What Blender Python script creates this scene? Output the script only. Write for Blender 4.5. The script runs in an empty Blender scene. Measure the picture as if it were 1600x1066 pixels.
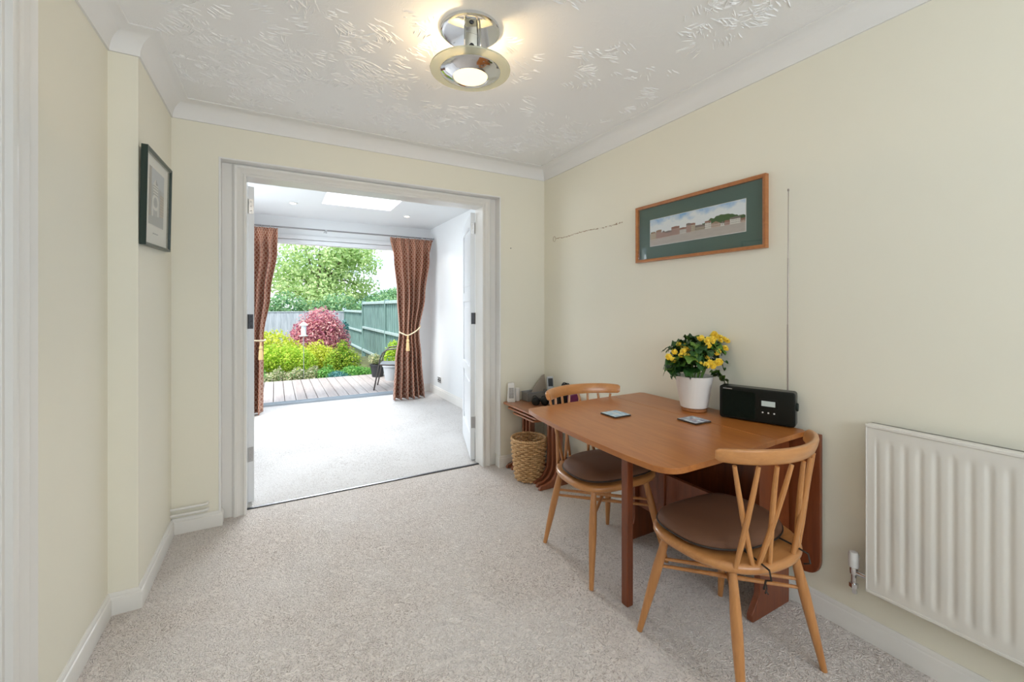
import bpy, math, random
import numpy as np
from mathutils import Vector, Matrix, noise as mn
C = bpy.context.scene
col = C.collection
R = math.radians
PI = math.pi

# ---------------------------------------------------------------- camera
cam = bpy.data.objects.new('camera', bpy.data.cameras.new('camera')); col.objects.link(cam)
cam.location = (0, 0, 1.23); cam.rotation_euler = (R(90), 0, -R(28.587))
cam.data.sensor_width = 36; cam.data.lens = 657.42/1600*36
cam.data.shift_x = (800-788.13)/1600; cam.data.shift_y = -(533-480.07)/1600
cam.data.clip_start = .02; cam.data.clip_end = 200
C.camera = cam
# ---------------------------------------------------------------- view
C.view_settings.view_transform = 'Standard'; C.view_settings.look = 'None'
C.view_settings.gamma = 1; C.view_settings.use_curve_mapping = False
C.view_settings.exposure = 0.13
# ---------------------------------------------------------------- world: thin bright cloud with blue gaps
W = bpy.data.worlds.new('sky'); C.world = W; W.use_nodes = True
n = W.node_tree.nodes; l = W.node_tree.links; n.clear()
tc = n.new('ShaderNodeTexCoord'); mp = n.new('ShaderNodeMapping'); mp.inputs['Scale'].default_value = (3, 3, 9)
nz = n.new('ShaderNodeTexNoise'); nz.inputs['Scale'].default_value = 1.6; nz.inputs['Detail'].default_value = 6
rp = n.new('ShaderNodeValToRGB'); rp.color_ramp.elements[0].position = .40; rp.color_ramp.elements[0].color = (.50, .74, 1, 1)
rp.color_ramp.elements[1].position = .60; rp.color_ramp.elements[1].color = (.93, .97, 1, 1)
bg = n.new('ShaderNodeBackground'); bg.inputs['Strength'].default_value = 1.9; wo = n.new('ShaderNodeOutputWorld')
l.new(tc.outputs['Generated'], mp.inputs[0]); l.new(mp.outputs[0], nz.inputs['Vector']); l.new(nz.outputs['Fac'], rp.inputs[0])
l.new(rp.outputs[0], bg.inputs['Color']); l.new(bg.outputs[0], wo.inputs[0])
# ---------------------------------------------------------------- daylight, and two added fill lamps
def area(name, loc, aim, sx, sy, power, color=(1, 1, 1), spread=PI):
    d = bpy.data.lights.new(name, 'AREA'); d.shape = 'RECTANGLE'; d.size = sx; d.size_y = sy; d.energy = power
    d.color = color; d.spread = spread
    o = bpy.data.objects.new(name, d); col.objects.link(o); o.location = loc
    o.rotation_euler = (Vector(aim)-Vector(loc)).to_track_quat('-Z', 'Y').to_euler()
    return o
sun = bpy.data.objects.new('sun', bpy.data.lights.new('sun', 'SUN')); col.objects.link(sun)
sun.data.energy = 3.6; sun.data.angle = R(14); sun.data.color = (1, .97, .9)
sun.rotation_euler = Vector((.55, .45, -1)).to_track_quat('-Z', 'Y').to_euler()
area('skylight_daylight', (.825, 4.76, 2.52), (.825, 4.4, 0), .72, .54, 14, (.90, .95, 1))
area('patio_daylight', (.75, 6.75, 2.75), (.8, 5.2, .6), 2.4, 1.2, 8, (.90, .95, 1))
area('added_rear_fill', (.9, -1.75, 1.55), (.8, 1.5, 2.3), 2.0, 1.1, 34, (.86, .93, 1))  # fill lamp added outside the invented window behind the camera
area('added_side_fill', (-1.35, 4.45, 1.55), (1.2, 4.0, 2.3), 1.5, 1.1, 40, (.90, .95, 1))  # fill lamp added outside the invented window in the hidden left wall
area('garden_sky_daylight', (1.6, 9.0, 3.35), (.75, 1.6, .7), 3.4, 1.5, 118, (.90, .95, 1), R(70))

# ---------------------------------------------------------------- mesh builder
class M:
    def __init__(s): s.v = []; s.f = []
    def add(s, vs, fs, mat=None):
        k = len(s.v)
        for p in vs:
            p = Vector(p)
            if mat: p = mat @ p
            s.v.append(tuple(p))
        for f in fs: s.f.append(tuple(i+k for i in f))
        return s
    def box(s, x0, x1, y0, y1, z0, z1, mat=None):
        vs = [(x, y, z) for z in (z0, z1) for y in (y0, y1) for x in (x0, x1)]
        return s.add(vs, [(0, 2, 3, 1), (4, 5, 7, 6), (0, 1, 5, 4), (2, 6, 7, 3), (0, 4, 6, 2), (1, 3, 7, 5)], mat)
    def tube(s, pts, rad, n=10, mat=None, caps=True, flat=1.0, up=None):
        P = [Vector(p) for p in pts]; m = len(P)
        rr = [rad]*m if not hasattr(rad, '__len__') else list(rad)
        if not hasattr(rr[0], '__len__'): rr = [(r, r*flat) for r in rr]
        t0 = (P[1]-P[0]).normalized()
        a = Vector(up) if up else (Vector((0, 0, 1)) if abs(t0.z) < .9 else Vector((1, 0, 0)))
        vs = []
        for i in range(m):
            t = (P[min(i+1, m-1)]-P[max(i-1, 0)]).normalized()
            x = t.cross(a)
            if x.length < 1e-6: x = t.orthogonal()
            x.normalize(); y = x.cross(t).normalized(); a = y
            for k in range(n):
                q = 2*PI*k/n
                vs.append(P[i]+x*math.cos(q)*rr[i][0]+y*math.sin(q)*rr[i][1])
        fs = [(i*n+k, i*n+(k+1) % n, (i+1)*n+(k+1) % n, (i+1)*n+k) for i in range(m-1) for k in range(n)]
        if caps: fs += [tuple(range(n))[::-1], tuple((m-1)*n+k for k in range(n))]
        return s.add(vs, fs, mat)
    def lathe(s, prof, c=(0, 0, 0), n=32, mat=None, closed=False):
        vs = []; m = len(prof)
        for r, z in prof:
            for k in range(n):
                q = 2*PI*k/n; vs.append((c[0]+r*math.cos(q), c[1]+r*math.sin(q), c[2]+z))
        fs = [(i*n+k, i*n+(k+1) % n, (i+1)*n+(k+1) % n, (i+1)*n+k) for i in range(m-1) for k in range(n)]
        if closed: fs += [((m-1)*n+k, (m-1)*n+(k+1) % n, (k+1) % n, k) for k in range(n)]
        else:
            if prof[0][0] > 1e-5: fs.append(tuple(range(n))[::-1])
            if prof[-1][0] > 1e-5: fs.append(tuple((m-1)*n+k for k in range(n)))
        return s.add(vs, fs, mat)
    def prism(s, poly, h0, h1, axis='z', mat=None):
        def w(a, b, h): return {'z': (a, b, h), 'y': (a, h, b), 'x': (h, a, b)}[axis]
        m = len(poly)
        vs = [w(a, b, h0) for a, b in poly]+[w(a, b, h1) for a, b in poly]
        fs = [(i, (i+1) % m, m+(i+1) % m, m+i) for i in range(m)]+[tuple(range(m))[::-1], tuple(range(m, 2*m))]
        return s.add(vs, fs, mat)
    def grid(s, fn, nu, nv, closeu=False, mat=None):
        vs = [fn(i/nu, j/nv) for j in range(nv+1) for i in range(nu+(0 if closeu else 1))]
        w = nu if closeu else nu+1
        fs = [(j*w+i, j*w+(i+1) % w, (j+1)*w+(i+1) % w, (j+1)*w+i) for j in range(nv) for i in range(nu)]
        return s.add(vs, fs, mat)
    def build(s, name, mat, parent=None, bevel=0, seg=2, smooth=35, solid=0, sub=0):
        me = bpy.data.meshes.new(name); me.from_pydata(s.v, [], s.f); me.validate()
        o = bpy.data.objects.new(name, me); col.objects.link(o)
        if mat: me.materials.append(mat)
        import bmesh
        bm = bmesh.new(); bm.from_mesh(me); bmesh.ops.recalc_face_normals(bm, faces=bm.faces); bm.to_mesh(me); bm.free()
        if smooth:
            me.shade_smooth(); me.set_sharp_from_angle(angle=R(smooth))
        if parent:
            o.parent = parent
        if solid:
            d = o.modifiers.new('s', 'SOLIDIFY'); d.thickness = solid; d.offset = 0
        if bevel:
            b = o.modifiers.new('b', 'BEVEL'); b.width = bevel; b.segments = seg; b.limit_method = 'ANGLE'; b.angle_limit = R(40)
            b.harden_normals = True
        if sub:
            d = o.modifiers.new('u', 'SUBSURF'); d.levels = sub; d.render_levels = sub
        return o
def tag(o, label=None, cat=None, group=None, kind=None):
    if label: o['label'] = label
    if cat: o['category'] = cat
    if group: o['group'] = group
    if kind: o['kind'] = kind
    return o
def empty(name, loc=(0, 0, 0), rz=0):
    o = bpy.data.objects.new(name, None); col.objects.link(o); o.location = loc; o.rotation_euler = (0, 0, rz)
    o.empty_display_size = .05
    return o
def struct(m, name, mat, label=None, **k):
    o = m.build(name, mat, **k); o['kind'] = 'structure'
    if label: o['label'] = label
    return o
def children(o): return [c for c in bpy.data.objects if c.parent == o]
def copy_tree(o, parent=None):
    c = o.copy(); col.objects.link(c); c.parent = parent
    for ch in children(o): copy_tree(ch, c)
    return c

# ---------------------------------------------------------------- materials
def mat(name, color, rough=.5, metal=0, spec=.5, **k):
    m = bpy.data.materials.new(name); m.use_nodes = True
    b = m.node_tree.nodes['Principled BSDF']
    b.inputs['Base Color'].default_value = (*color, 1); b.inputs['Roughness'].default_value = rough
    b.inputs['Metallic'].default_value = metal; b.inputs['Specular IOR Level'].default_value = spec
    for a, v in k.items(): b.inputs[a.replace('_', ' ')].default_value = v
    return m
class NT:
    def __init__(s, m): s.m = m; s.n = m.node_tree.nodes; s.l = m.node_tree.links; s.b = s.n['Principled BSDF']
    def new(s, t, **k):
        x = s.n.new(t)
        for a, v in k.items():
            if a in x.inputs: x.inputs[a].default_value = v
            else: setattr(x, a, v)
        return x
    def coord(s, kind='Object', scale=(1, 1, 1), rot=(0, 0, 0)):
        c = s.new('ShaderNodeTexCoord'); m = s.new('ShaderNodeMapping')
        m.inputs['Scale'].default_value = scale; m.inputs['Rotation'].default_value = rot
        s.l.new(c.outputs[kind], m.inputs[0]); return m.outputs[0]
    def noise(s, vec, scale, detail=2, dist=0, rough=.5):
        x = s.new('ShaderNodeTexNoise'); x.inputs['Scale'].default_value = scale; x.inputs['Detail'].default_value = detail
        x.inputs['Distortion'].default_value = dist; x.inputs['Roughness'].default_value = rough
        s.l.new(vec, x.inputs['Vector']); return x.outputs['Fac']
    def ramp(s, fac, stops):
        x = s.new('ShaderNodeValToRGB'); e = x.color_ramp.elements
        while len(e) < len(stops): e.new(.5)
        for q, (p, c) in zip(e, stops): q.position = p; q.color = (*c, 1) if len(c) == 3 else c
        s.l.new(fac, x.inputs[0]); return x.outputs[0]
    def math(s, op, a, b=None, c=None):
        x = s.new('ShaderNodeMath'); x.operation = op
        for i, v in enumerate((a, b, c)):
            if v is None: continue
            if isinstance(v, (int, float)): x.inputs[i].default_value = v
            else: s.l.new(v, x.inputs[i])
        return x.outputs[0]
    def mix(s, fac, a, b):
        x = s.new('ShaderNodeMix'); x.data_type = 'RGBA'
        for i, v in ((0, fac), (6, a), (7, b)):
            if isinstance(v, (int, float)): x.inputs[i].default_value = v
            elif isinstance(v, tuple): x.inputs[i].default_value = (*v, 1)
            else: s.l.new(v, x.inputs[i])
        return x.outputs[2]
    def bump(s, h, strength=.3, dist=.01):
        x = s.new('ShaderNodeBump'); x.inputs['Strength'].default_value = strength; x.inputs['Distance'].default_value = dist
        s.l.new(h, x.inputs['Height']); s.l.new(x.outputs[0], s.b.inputs['Normal']); return x
    def color(s, c): s.l.new(c, s.b.inputs['Base Color'])
def paint(name, c, rough=.6, bump=.05):
    m = mat(name, c, rough, spec=.35); t = NT(m); v = t.coord()
    n1 = t.noise(v, 1.3, 3); t.color(t.mix(n1, tuple(x*.97 for x in c), tuple(min(1, x*1.03) for x in c)))
    t.bump(t.noise(v, 260, 2), bump, .002); return m
m_wall = paint('cream_wall_paint', (.85, .815, .69), .62)
m_white_wall = paint('white_wall_paint', (.80, .815, .82), .6)
m_gloss = paint('white_gloss_paint', (.80, .78, .74), .28, .02)
m_cove = paint('white_coving_paint', (.84, .83, .81), .6)
m_pvc = mat('white_plastic_frame', (.82, .84, .86), .3)
# artex ceiling: swept ridges in patches
m_ceil = mat('textured_ceiling', (.93, .925, .92), .7, spec=.3); t = NT(m_ceil); v = t.coord()
w1 = t.new('ShaderNodeTexNoise'); w1.inputs['Scale'].default_value = 7; w1.inputs['Detail'].default_value = 2; t.l.new(v, w1.inputs['Vector'])
va = t.new('ShaderNodeVectorMath'); va.operation = 'MULTIPLY_ADD'; va.inputs[1].default_value = (.35, .35, .35)
t.l.new(w1.outputs['Color'], va.inputs[0]); t.l.new(v, va.inputs[2])
mp_ = t.new('ShaderNodeMapping'); mp_.inputs['Scale'].default_value = (1, 2.6, 1); mp_.inputs['Rotation'].default_value = (0, 0, .5); t.l.new(va.outputs[0], mp_.inputs[0])
rd = t.noise(mp_.outputs[0], 15, 2, .8)
rd = t.math('SUBTRACT', 1, t.math('MULTIPLY', t.math('ABSOLUTE', t.math('SUBTRACT', rd, .5)), 20)); rd = t.math('MAXIMUM', rd, 0)
pt = t.ramp(t.noise(v, 3.2, 3, .4), [(.44, (0, 0, 0)), (.58, (1, 1, 1))])
hh = t.math('MULTIPLY', t.math('POWER', rd, 1.3), pt)
t.bump(hh, .3, .003)
# carpet
def carpet(name, c1, c2, bs):
    m = mat(name, c1, .95, spec=.1); t = NT(m); v = t.coord()
    m.node_tree.nodes['Principled BSDF'].inputs['Sheen Weight'].default_value = .25
    a = t.noise(v, 50, 2, 3.2, .55); b = t.noise(v, 2.2, 4, .5); d = t.noise(v, 190, 2, .5)
    cc = t.mix(t.ramp(a, [(.34, (0, 0, 0)), (.50, (1, 1, 1))]), tuple(x*k for x, k in zip(c1, (.54, .49, .46))), c1)  # shade in the crevices between tufts painted into the colour
    cc = t.mix(t.ramp(b, [(.35, (0, 0, 0)), (.65, (1, 1, 1))]), cc, t.mix(.5, cc, c2))
    t.color(cc)
    t.bump(t.math('ADD', a, t.math('MULTIPLY', d, .25)), bs, .014); return m
m_carpet = carpet('beige_pile_carpet', (.85, .765, .70), (.88, .83, .79), 1.0)
m_carpet2 = carpet('cream_pile_carpet', (.64, .62, .60), (.70, .68, .66), .5)
def wood(name, c1, c2, rough=.35, axis='X', scale=1.0, coat=.25):
    m = mat(name, c1, rough, spec=.45); t = NT(m); m.node_tree.nodes['Principled BSDF'].inputs['Coat Weight'].default_value = coat
    m.node_tree.nodes['Principled BSDF'].inputs['Coat Roughness'].default_value = .33
    sc = {'X': (1.4, 16, 16), 'Y': (16, 1.4, 16), 'Z': (16, 16, 1.4)}[axis]
    v = t.coord(scale=tuple(x*scale for x in sc))
    a = t.noise(v, 2.2, 5, .8, .62); b = t.noise(v, 9, 3, .3)
    f = t.math('ADD', t.math('MULTIPLY', a, .75), t.math('MULTIPLY', b, .25))
    t.color(t.ramp(f, [(.30, c2), (.70, c1)])); t.bump(b, .04, .002); return m
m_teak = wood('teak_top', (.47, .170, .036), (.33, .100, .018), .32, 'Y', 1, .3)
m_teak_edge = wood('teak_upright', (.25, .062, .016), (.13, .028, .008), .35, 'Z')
m_beech = wood('honey_beech', (.60, .275, .090), (.42, .170, .048), .3, 'Z', 1.0, .4)
m_beech_h = wood('honey_beech_rail', (.60, .275, .090), (.44, .180, .052), .28, 'X', 1.0, .5)
m_nest = wood('teak_nest_table', (.47, .20, .08), (.32, .11, .045), .25, 'Y', 1, .5)
m_nestleg = wood('teak_nest_leg', (.35, .125, .06), (.24, .075, .035), .35, 'Z')
m_frame = wood('teak_picture_frame', (.50, .20, .06), (.35, .12, .035), .35, 'Y')
m_cushion = mat('brown_cushion_cloth', (.150, .068, .036), .65, spec=.3); t = NT(m_cushion)
t.bump(t.noise(t.coord(), 380, 2), .25, .002)
m_pipe = mat('black_piping', (.02, .014, .01), .6)
m_chrome = mat('chrome', (.75, .76, .78), .06, 1)
m_steel = mat('brushed_steel', (.52, .53, .54), .3, 1)
m_darkm = mat('dark_metal', (.06, .06, .065), .4, .8)
m_black = mat('black_plastic', (.004, .006, .005), .3, spec=.3)
m_black2 = mat('black_matt_plastic', (.006, .012, .008), .6)
m_whitep = mat('white_plastic', (.80, .79, .77), .35)
m_greyp = mat('grey_plastic', (.26, .26, .27), .5)
def emit(name, c, s):
    m = mat(name, c, .4); b = m.node_tree.nodes['Principled BSDF']
    b.inputs['Emission Color'].default_value = (*c, 1); b.inputs['Emission Strength'].default_value = s; return m
m_bulb = emit('lit_halogen_bulb', (1, .80, .50), 1.25)
m_dl = emit('lit_downlight', (1, .93, .80), 3)
m_glass = mat('clear_glass', (.96, 1, .97), .02, Transmission_Weight=1, IOR=1.45)
def thin_glass(name, tint=(1, 1, 1), f=.045):
    m = bpy.data.materials.new(name); m.use_nodes = True; n = m.node_tree.nodes; l = m.node_tree.links; n.clear()
    o = n.new('ShaderNodeOutputMaterial'); mx = n.new('ShaderNodeMixShader'); tr = n.new('ShaderNodeBsdfTransparent'); gl = n.new('ShaderNodeBsdfGlossy')
    tr.inputs[0].default_value = (*tint, 1); gl.inputs['Roughness'].default_value = .03
    lw = n.new('ShaderNodeLayerWeight'); lw.inputs[0].default_value = .5; pw = n.new('ShaderNodeMath'); pw.operation = 'POWER'; pw.inputs[1].default_value = 4
    ma = n.new('ShaderNodeMath'); ma.operation = 'MULTIPLY_ADD'; ma.inputs[1].default_value = .8; ma.inputs[2].default_value = f
    l.new(lw.outputs['Facing'], pw.inputs[0]); l.new(pw.outputs[0], ma.inputs[0]); l.new(ma.outputs[0], mx.inputs[0]); l.new(tr.outputs[0], mx.inputs[1]); l.new(gl.outputs[0], mx.inputs[2]); l.new(mx.outputs[0], o.inputs[0]); return m
m_pane = thin_glass('picture_glass')
def vcol(name, rough=.7):
    m = mat(name, (1, 1, 1), rough, spec=.2); t = NT(m); a = t.new('ShaderNodeVertexColor'); a.layer_name = 'Col'; t.color(a.outputs[0]); return m
m_art = vcol('printed_art')

# ================================================================ SETTING
XL, XLn, XR, YB, YS = -.493, -.588, 1.927, 2.857, 2.235
ZC, ZCV = 2.345, 2.256
YREAR = -1.5
OL, OR, OT = -.276, 1.520, 2.077       # wall opening
DL, DR, DT = -.150, 1.402, 2.005       # door frame opening
EL, ER, EF, EZ = -.80, 2.004, 5.95, 2.37
struct(M().box(XLn-.3, XR+.2, YREAR-.12, 3.0, -.05, 0), 'floor', m_carpet, 'beige pile carpet of the dining room')
struct(M().box(EL-.1, ER+.1, 3.0, 6.02, -.05, .0), 'floor_garden_room', m_carpet2, 'cream carpet of the garden room')
struct(M().box(DL, DR, 2.985, 3.005, -.002, .006), 'trim_1', m_darkm, 'thin dark carpet bar across the doorway', bevel=.002)
w = M(); w.box(XLn-.2, XLn, 1.516, YS, 0, ZC); w.box(XLn-.2, XL, YS, YB, 0, ZC); w.box(XLn-.2, XLn, .674, 1.516, 2.016, ZC); w.box(XLn-.2, XLn, YREAR, .674, 0, ZC)
struct(w, 'wall_left', m_wall)
wr = struct(M().box(XR, XR+.15, YREAR, YB, 0, ZC), 'wall_right', m_wall)
w = M(); w.box(XLn-.2, OL, YB, 3.0, 0, 2.45); w.box(OR, XR+.15, YB, 3.0, 0, 2.45); w.box(OL, OR, YB, 3.0, OT, 2.45)
wb = struct(w, 'wall_back', m_wall)
w = M(); w.box(XLn-.2, -.15, YREAR-.12, YREAR, 0, ZC); w.box(1.75, XR+.15, YREAR-.12, YREAR, 0, ZC)
w.box(-.15, 1.75, YREAR-.12, YREAR, 0, .9); w.box(-.15, 1.75, YREAR-.12, YREAR, 2.1, ZC)
struct(w, 'wall_rear', m_wall)
w = M()
for x0, x1 in ((-.15, -.09), (.77, .83), (1.69, 1.75)): w.box(x0, x1, YREAR-.1, YREAR-.04, .9, 2.1)
w.box(-.15, 1.75, YREAR-.1, YREAR-.04, .9, .96); w.box(-.15, 1.75, YREAR-.1, YREAR-.04, 2.04, 2.1)
struct(w, 'added_window_3', m_pvc, bevel=.004)  # invented window behind the camera, added to let fill light in
w = M().box(XLn-.2, XR+.15, YREAR-.12, YB+.143, ZC, ZC+.1)
rg = random.Random(77)     # swept ridges of the textured finish, in clusters
for c_ in range(1500):
    cx_, cy_ = rg.uniform(-.42, 1.78), rg.uniform(-.3, 2.72)
    if mn.noise(Vector((cx_*3.6, cy_*3.6, 3.1))) < -.02+.12*math.sin(cy_*2): continue
    an = rg.uniform(0, PI) if rg.random() < .4 else rg.gauss(.1, .5); curl = rg.uniform(-7, 7); fan = rg.uniform(-.12, .12)
    for k_ in range(rg.randint(3, 9)):
        off = (k_-3)*rg.uniform(.009, .015); a_ = an+fan*(k_-3)+rg.gauss(0, .12); ln = rg.uniform(.015, .065); st_ = rg.uniform(-.02, .02)
        px_, py_ = cx_-math.sin(an)*off+math.cos(an)*st_, cy_+math.cos(an)*off+math.sin(an)*st_
        hgt = rg.uniform(.0018, .0042); wd_ = rg.uniform(.0012, .0024); n_ = 6; vs = []
        for i_ in range(n_+1):
            q = i_/n_; aa = a_+curl*ln*(q-.5)+rg.gauss(0, .12); e_ = math.sin(PI*(.06+.88*q))
            nx_, ny_ = -math.sin(aa), math.cos(aa)
            vs += [(px_+nx_*wd_*e_, py_+ny_*wd_*e_, ZC+.0004), (px_+nx_*wd_*.2, py_+ny_*wd_*.2, ZC-hgt*e_), (px_-nx_*wd_*1.8*e_, py_-ny_*wd_*1.8*e_, ZC+.0004)]
            px_ += math.cos(aa)*ln/n_; py_ += math.sin(aa)*ln/n_
        if not (-.40 < px_ < 1.84 and py_ < 2.77) or (px_ < -.49 and py_ > 2.1): continue
        w.add(vs, [f for i_ in range(n_) for f in ((3*i_, 3*i_+1, 3*i_+4, 3*i_+3), (3*i_+1, 3*i_+2, 3*i_+5, 3*i_+4))])
struct(w, 'ceiling', m_ceil, smooth=25)
# coving: concave section run along the walls with mitred corners
def cove(path, name):
    # path: wall-line points going round the room with the room on the left
    prof = []
    a, b = .085, ZC-ZCV
    prof.append((0, ZCV-.0)); prof.append((.008, ZCV))
    for k in range(9):
        q = PI/2*k/8; prof.append((.008+(a-.012)*(1-math.cos(q)), ZCV+.006+(b-.012)*math.sin(q)))
    prof.append((a, ZC-.004)); prof.append((a, ZC+.001)); prof.append((0, ZC+.001))
    P = [Vector(p) for p in path]; vs = []; m = len(prof)
    for i, p in enumerate(P):
        d0 = (P[i]-P[i-1]).normalized() if i else (P[1]-P[0]).normalized()
        d1 = (P[i+1]-P[i]).normalized() if i < len(P)-1 else d0
        n0 = Vector((-d0.y, d0.x)); n1 = Vector((-d1.y, d1.x)); nn = (n0+n1); nn = nn/(nn.dot(n0) if nn.length else 1)
        vs += [(p.x+nn.x*o, p.y+nn.y*o, z) for o, z in prof]
    fs = [(i*m+k, (i+1)*m+k, (i+1)*m+(k+1) % m, i*m+(k+1) % m) for i in range(len(P)-1) for k in range(m)]
    return vs, fs
vs, fs = cove([(XR, YREAR), (XR, YB), (XL, YB), (XL, YS), (XLn, YS), (XLn, YREAR), (XR, YREAR)], '')
mm = M(); mm.add(vs, fs); struct(mm, 'trim_2', m_cove, 'white curved coving round the ceiling', smooth=30)
def skirt(path, h=.084, th=.016):
    prof = [(0, 0), (th, 0), (th, h*.70), (th*.86, h*.78), (th*.62, h*.82), (th*.62, h*.86), (th*.4, h*.96), (th*.25, h), (0, h)]
    P = [Vector(p) for p in path]; vs = []; m = len(prof)
    for i, p in enumerate(P):
        d0 = (P[i]-P[i-1]).normalized() if i else (P[1]-P[0]).normalized()
        d1 = (P[i+1]-P[i]).normalized() if i < len(P)-1 else d0
        n0 = Vector((-d0.y, d0.x)); n1 = Vector((-d1.y, d1.x)); nn = n0+n1; nn = nn/nn.dot(n0)
        vs += [(p.x+nn.x*o, p.y+nn.y*o, z) for o, z in prof]
    fs = [(i*m+k, (i+1)*m+k, (i+1)*m+(k+1) % m, i*m+(k+1) % m) for i in range(len(P)-1) for k in range(m)]
    fs += [tuple(range(m)), tuple((len(P)-1)*m+k for k in range(m))[::-1]]
    o = M(); o.add(vs, fs); return o
struct(skirt([(XR, YREAR), (XR, YB), (OR, YB), (OR, YB+.05)]), 'baseboard_right', m_gloss, smooth=25)
struct(skirt([(OL, YB+.05), (OL, YB), (XL, YB), (XL, YS), (XLn, YS), (XLn, 1.635)]), 'baseboard_left', m_gloss, smooth=25)
struct(skirt([(ER, 3.12), (ER, EF), (1.80, EF)], .11, .016), 'baseboard_garden_room', m_gloss, smooth=25)
# door casing: architrave mitred round the opening, in front of the lining
def casing(xl, xr, zt, y0, wd, name, label):
    # profile: (distance outward from opening, projection toward the room)
    pr_ = [(0, 0), (0, .014), (.006, .018), (.012, .018), (.018, .012), (.03, .010), (.040, .014), (.048, .020), (.058, .022), (.066, .016), (.07, .006), (wd, .004), (wd, 0)]
    m = len(pr_); vs = []
    for (x, z, sx, sz) in ((xl, 0, -1, 0), (xl, zt, -1, 1), (xr, zt, 1, 1), (xr, 0, 1, 0)):
        vs += [(x+sx*o, y0-p, z+sz*o) for o, p in pr_]
    fs = [(i*m+k, (i+1)*m+k, (i+1)*m+(k+1) % m, i*m+(k+1) % m) for i in range(3) for k in range(m)]
    o = M(); o.add(vs, fs); return struct(o, name, m_gloss, label, smooth=25)
casing(DL, DR, DT, 2.935, .075, 'trim_3', 'white moulded architrave round the double doorway')
w = M()   # flat backing board from opening edge to architrave, then the lining
w.box(OL, DL-.03, 2.931, 2.945, 0, OT); w.box(DR+.03, OR, 2.931, 2.945, 0, OT); w.box(DL-.03, DR+.03, 2.931, 2.945, DT+.03, OT)
struct(w, 'trim_4', m_gloss, 'flat white boards lining the wall opening')
w = M()
w.box(DL-.03, DL, 2.935, 3.06, 0, DT+.03); w.box(DR, DR+.03, 2.935, 3.06, 0, DT+.03); w.box(DL, DR, 2.935, 3.06, DT, DT+.03)
struct(w, 'trim_5', m_gloss, 'white door lining of the double doorway', bevel=.002)
w = M(); e = .006   # painted plaster edge bead of the opening
w.box(OL-.004, OL+e, YB-.004, YB+.075, .084, OT+.003); w.box(OR-e, OR+.004, YB-.004, YB+.075, .084, OT+.003); w.box(OL, OR, YB-.004, YB+.075, OT-e, OT+.003)
struct(w, 'trim_6', m_cove, 'white painted reveal edge of the wall opening', bevel=.003)
# left hall door: casing, lining and closed panelled door
pr_ = [(0, 0), (0, .016), (.010, .020), (.018, .020), (.024, .012), (.036, .010), (.044, .014), (.052, .018), (.066, .022), (.078, .014), (.088, .018), (.104, .024), (.112, .016), (.116, 0)]
vs = []; m = len(pr_)
for (y, z, sy, sz) in ((.678, 0, -1, 0), (.678, 2.0, -1, 1), (1.502, 2.0, 1, 1), (1.502, 0, 1, 0)):
    vs += [(XLn+p, y+sy*o, z+sz*o) for o, p in pr_]
fs = [(i*m+k, (i+1)*m+k, (i+1)*m+(k+1) % m, i*m+(k+1) % m) for i in range(3) for k in range(m)]
w = M(); w.add(vs, fs); struct(w, 'trim_7', m_gloss, 'white moulded architrave at the near left edge', smooth=25)
w = M(); w.box(XLn-.19, XLn+.002, 1.49, 1.515, 0, 2.0); w.box(XLn-.19, XLn+.002, .675, .69, 0, 2.0); w.box(XLn-.19, XLn+.002, .69, 1.49, 1.985, 2.015)
struct(w, 'trim_8', m_gloss, 'white lining of the left doorway', bevel=.002)
d = empty('door_3', (XLn-.11, .69, 0)); d['kind'] = 'structure'; d['label'] = 'closed white panelled door in left wall'
w = M(); w.box(0, .04, 0, .80, .01, 1.98)
for z0, z1 in ((.2, .9), (1.05, 1.85)):
    for y0, y1 in ((.1, .36), (.45, .71)):
        w.box(.04, .046, y0, y1, z0, z1)
w.build('door_leaf', m_gloss, d, bevel=.003)
w = M(); w.tube([(.04, .75, 1), (.09, .75, 1), (.09, .66, 1)], .009, 10); w.build('door_handle', m_steel, d)

# garden-room shell
w = M()
w.box(EL-.15, EL, 3.0, 3.7, 0, 2.6); w.box(EL-.15, EL, 5.2, EF, 0, 2.6); w.box(EL-.15, EL, 3.7, 5.2, 0, .95); w.box(EL-.15, EL, 3.7, 5.2, 2.15, 2.6)
struct(w, 'wall_garden_room_left', m_white_wall)
struct(M().box(ER, ER+.15, 3.0, EF+.15, 0, 2.6), 'wall_garden_room_right', m_white_wall)
w = M(); w.box(EL-.15, DL-.03, 3.0, 3.05, 0, 2.45); w.box(DR+.03, ER+.15, 3.0, 3.05, 0, 2.45); w.box(DL-.03, DR+.03, 3.0, 3.05, DT+.03, 2.45)
struct(w, 'wall_garden_room_near', m_white_wall)
PL, PR, PT = -.45, 1.66, 2.15
w = M(); w.box(EL-.15, PL, EF, EF+.15, 0, 2.6); w.box(PR, ER+.15, EF, EF+.15, 0, 2.6); w.box(PL, PR, EF, EF+.15, PT, 2.6)
struct(w, 'wall_garden_room_far', m_white_wall)
SX0, SX1, SY0, SY1 = .452, 1.195, 4.475, 5.02
w = M(); w.box(EL-.15, SX0, 3.0, EF+.15, EZ, EZ+.18); w.box(SX1, ER+.15, 3.0, EF+.15, EZ, EZ+.18)
w.box(SX0, SX1, 3.0, SY0, EZ, EZ+.18); w.box(SX0, SX1, SY1, EF+.15, EZ, EZ+.18)
struct(w, 'ceiling_garden_room', m_white_wall)
w = M()
w.box(SX0-.05, SX0+.0, SY0-.05, SY1+.05, EZ+.18, EZ+.24); w.box(SX1, SX1+.05, SY0-.05, SY1+.05, EZ+.18, EZ+.24)
w.box(SX0, SX1, SY0-.05, SY0, EZ+.18, EZ+.24); w.box(SX0, SX1, SY1, SY1+.05, EZ+.18, EZ+.24)
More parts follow.
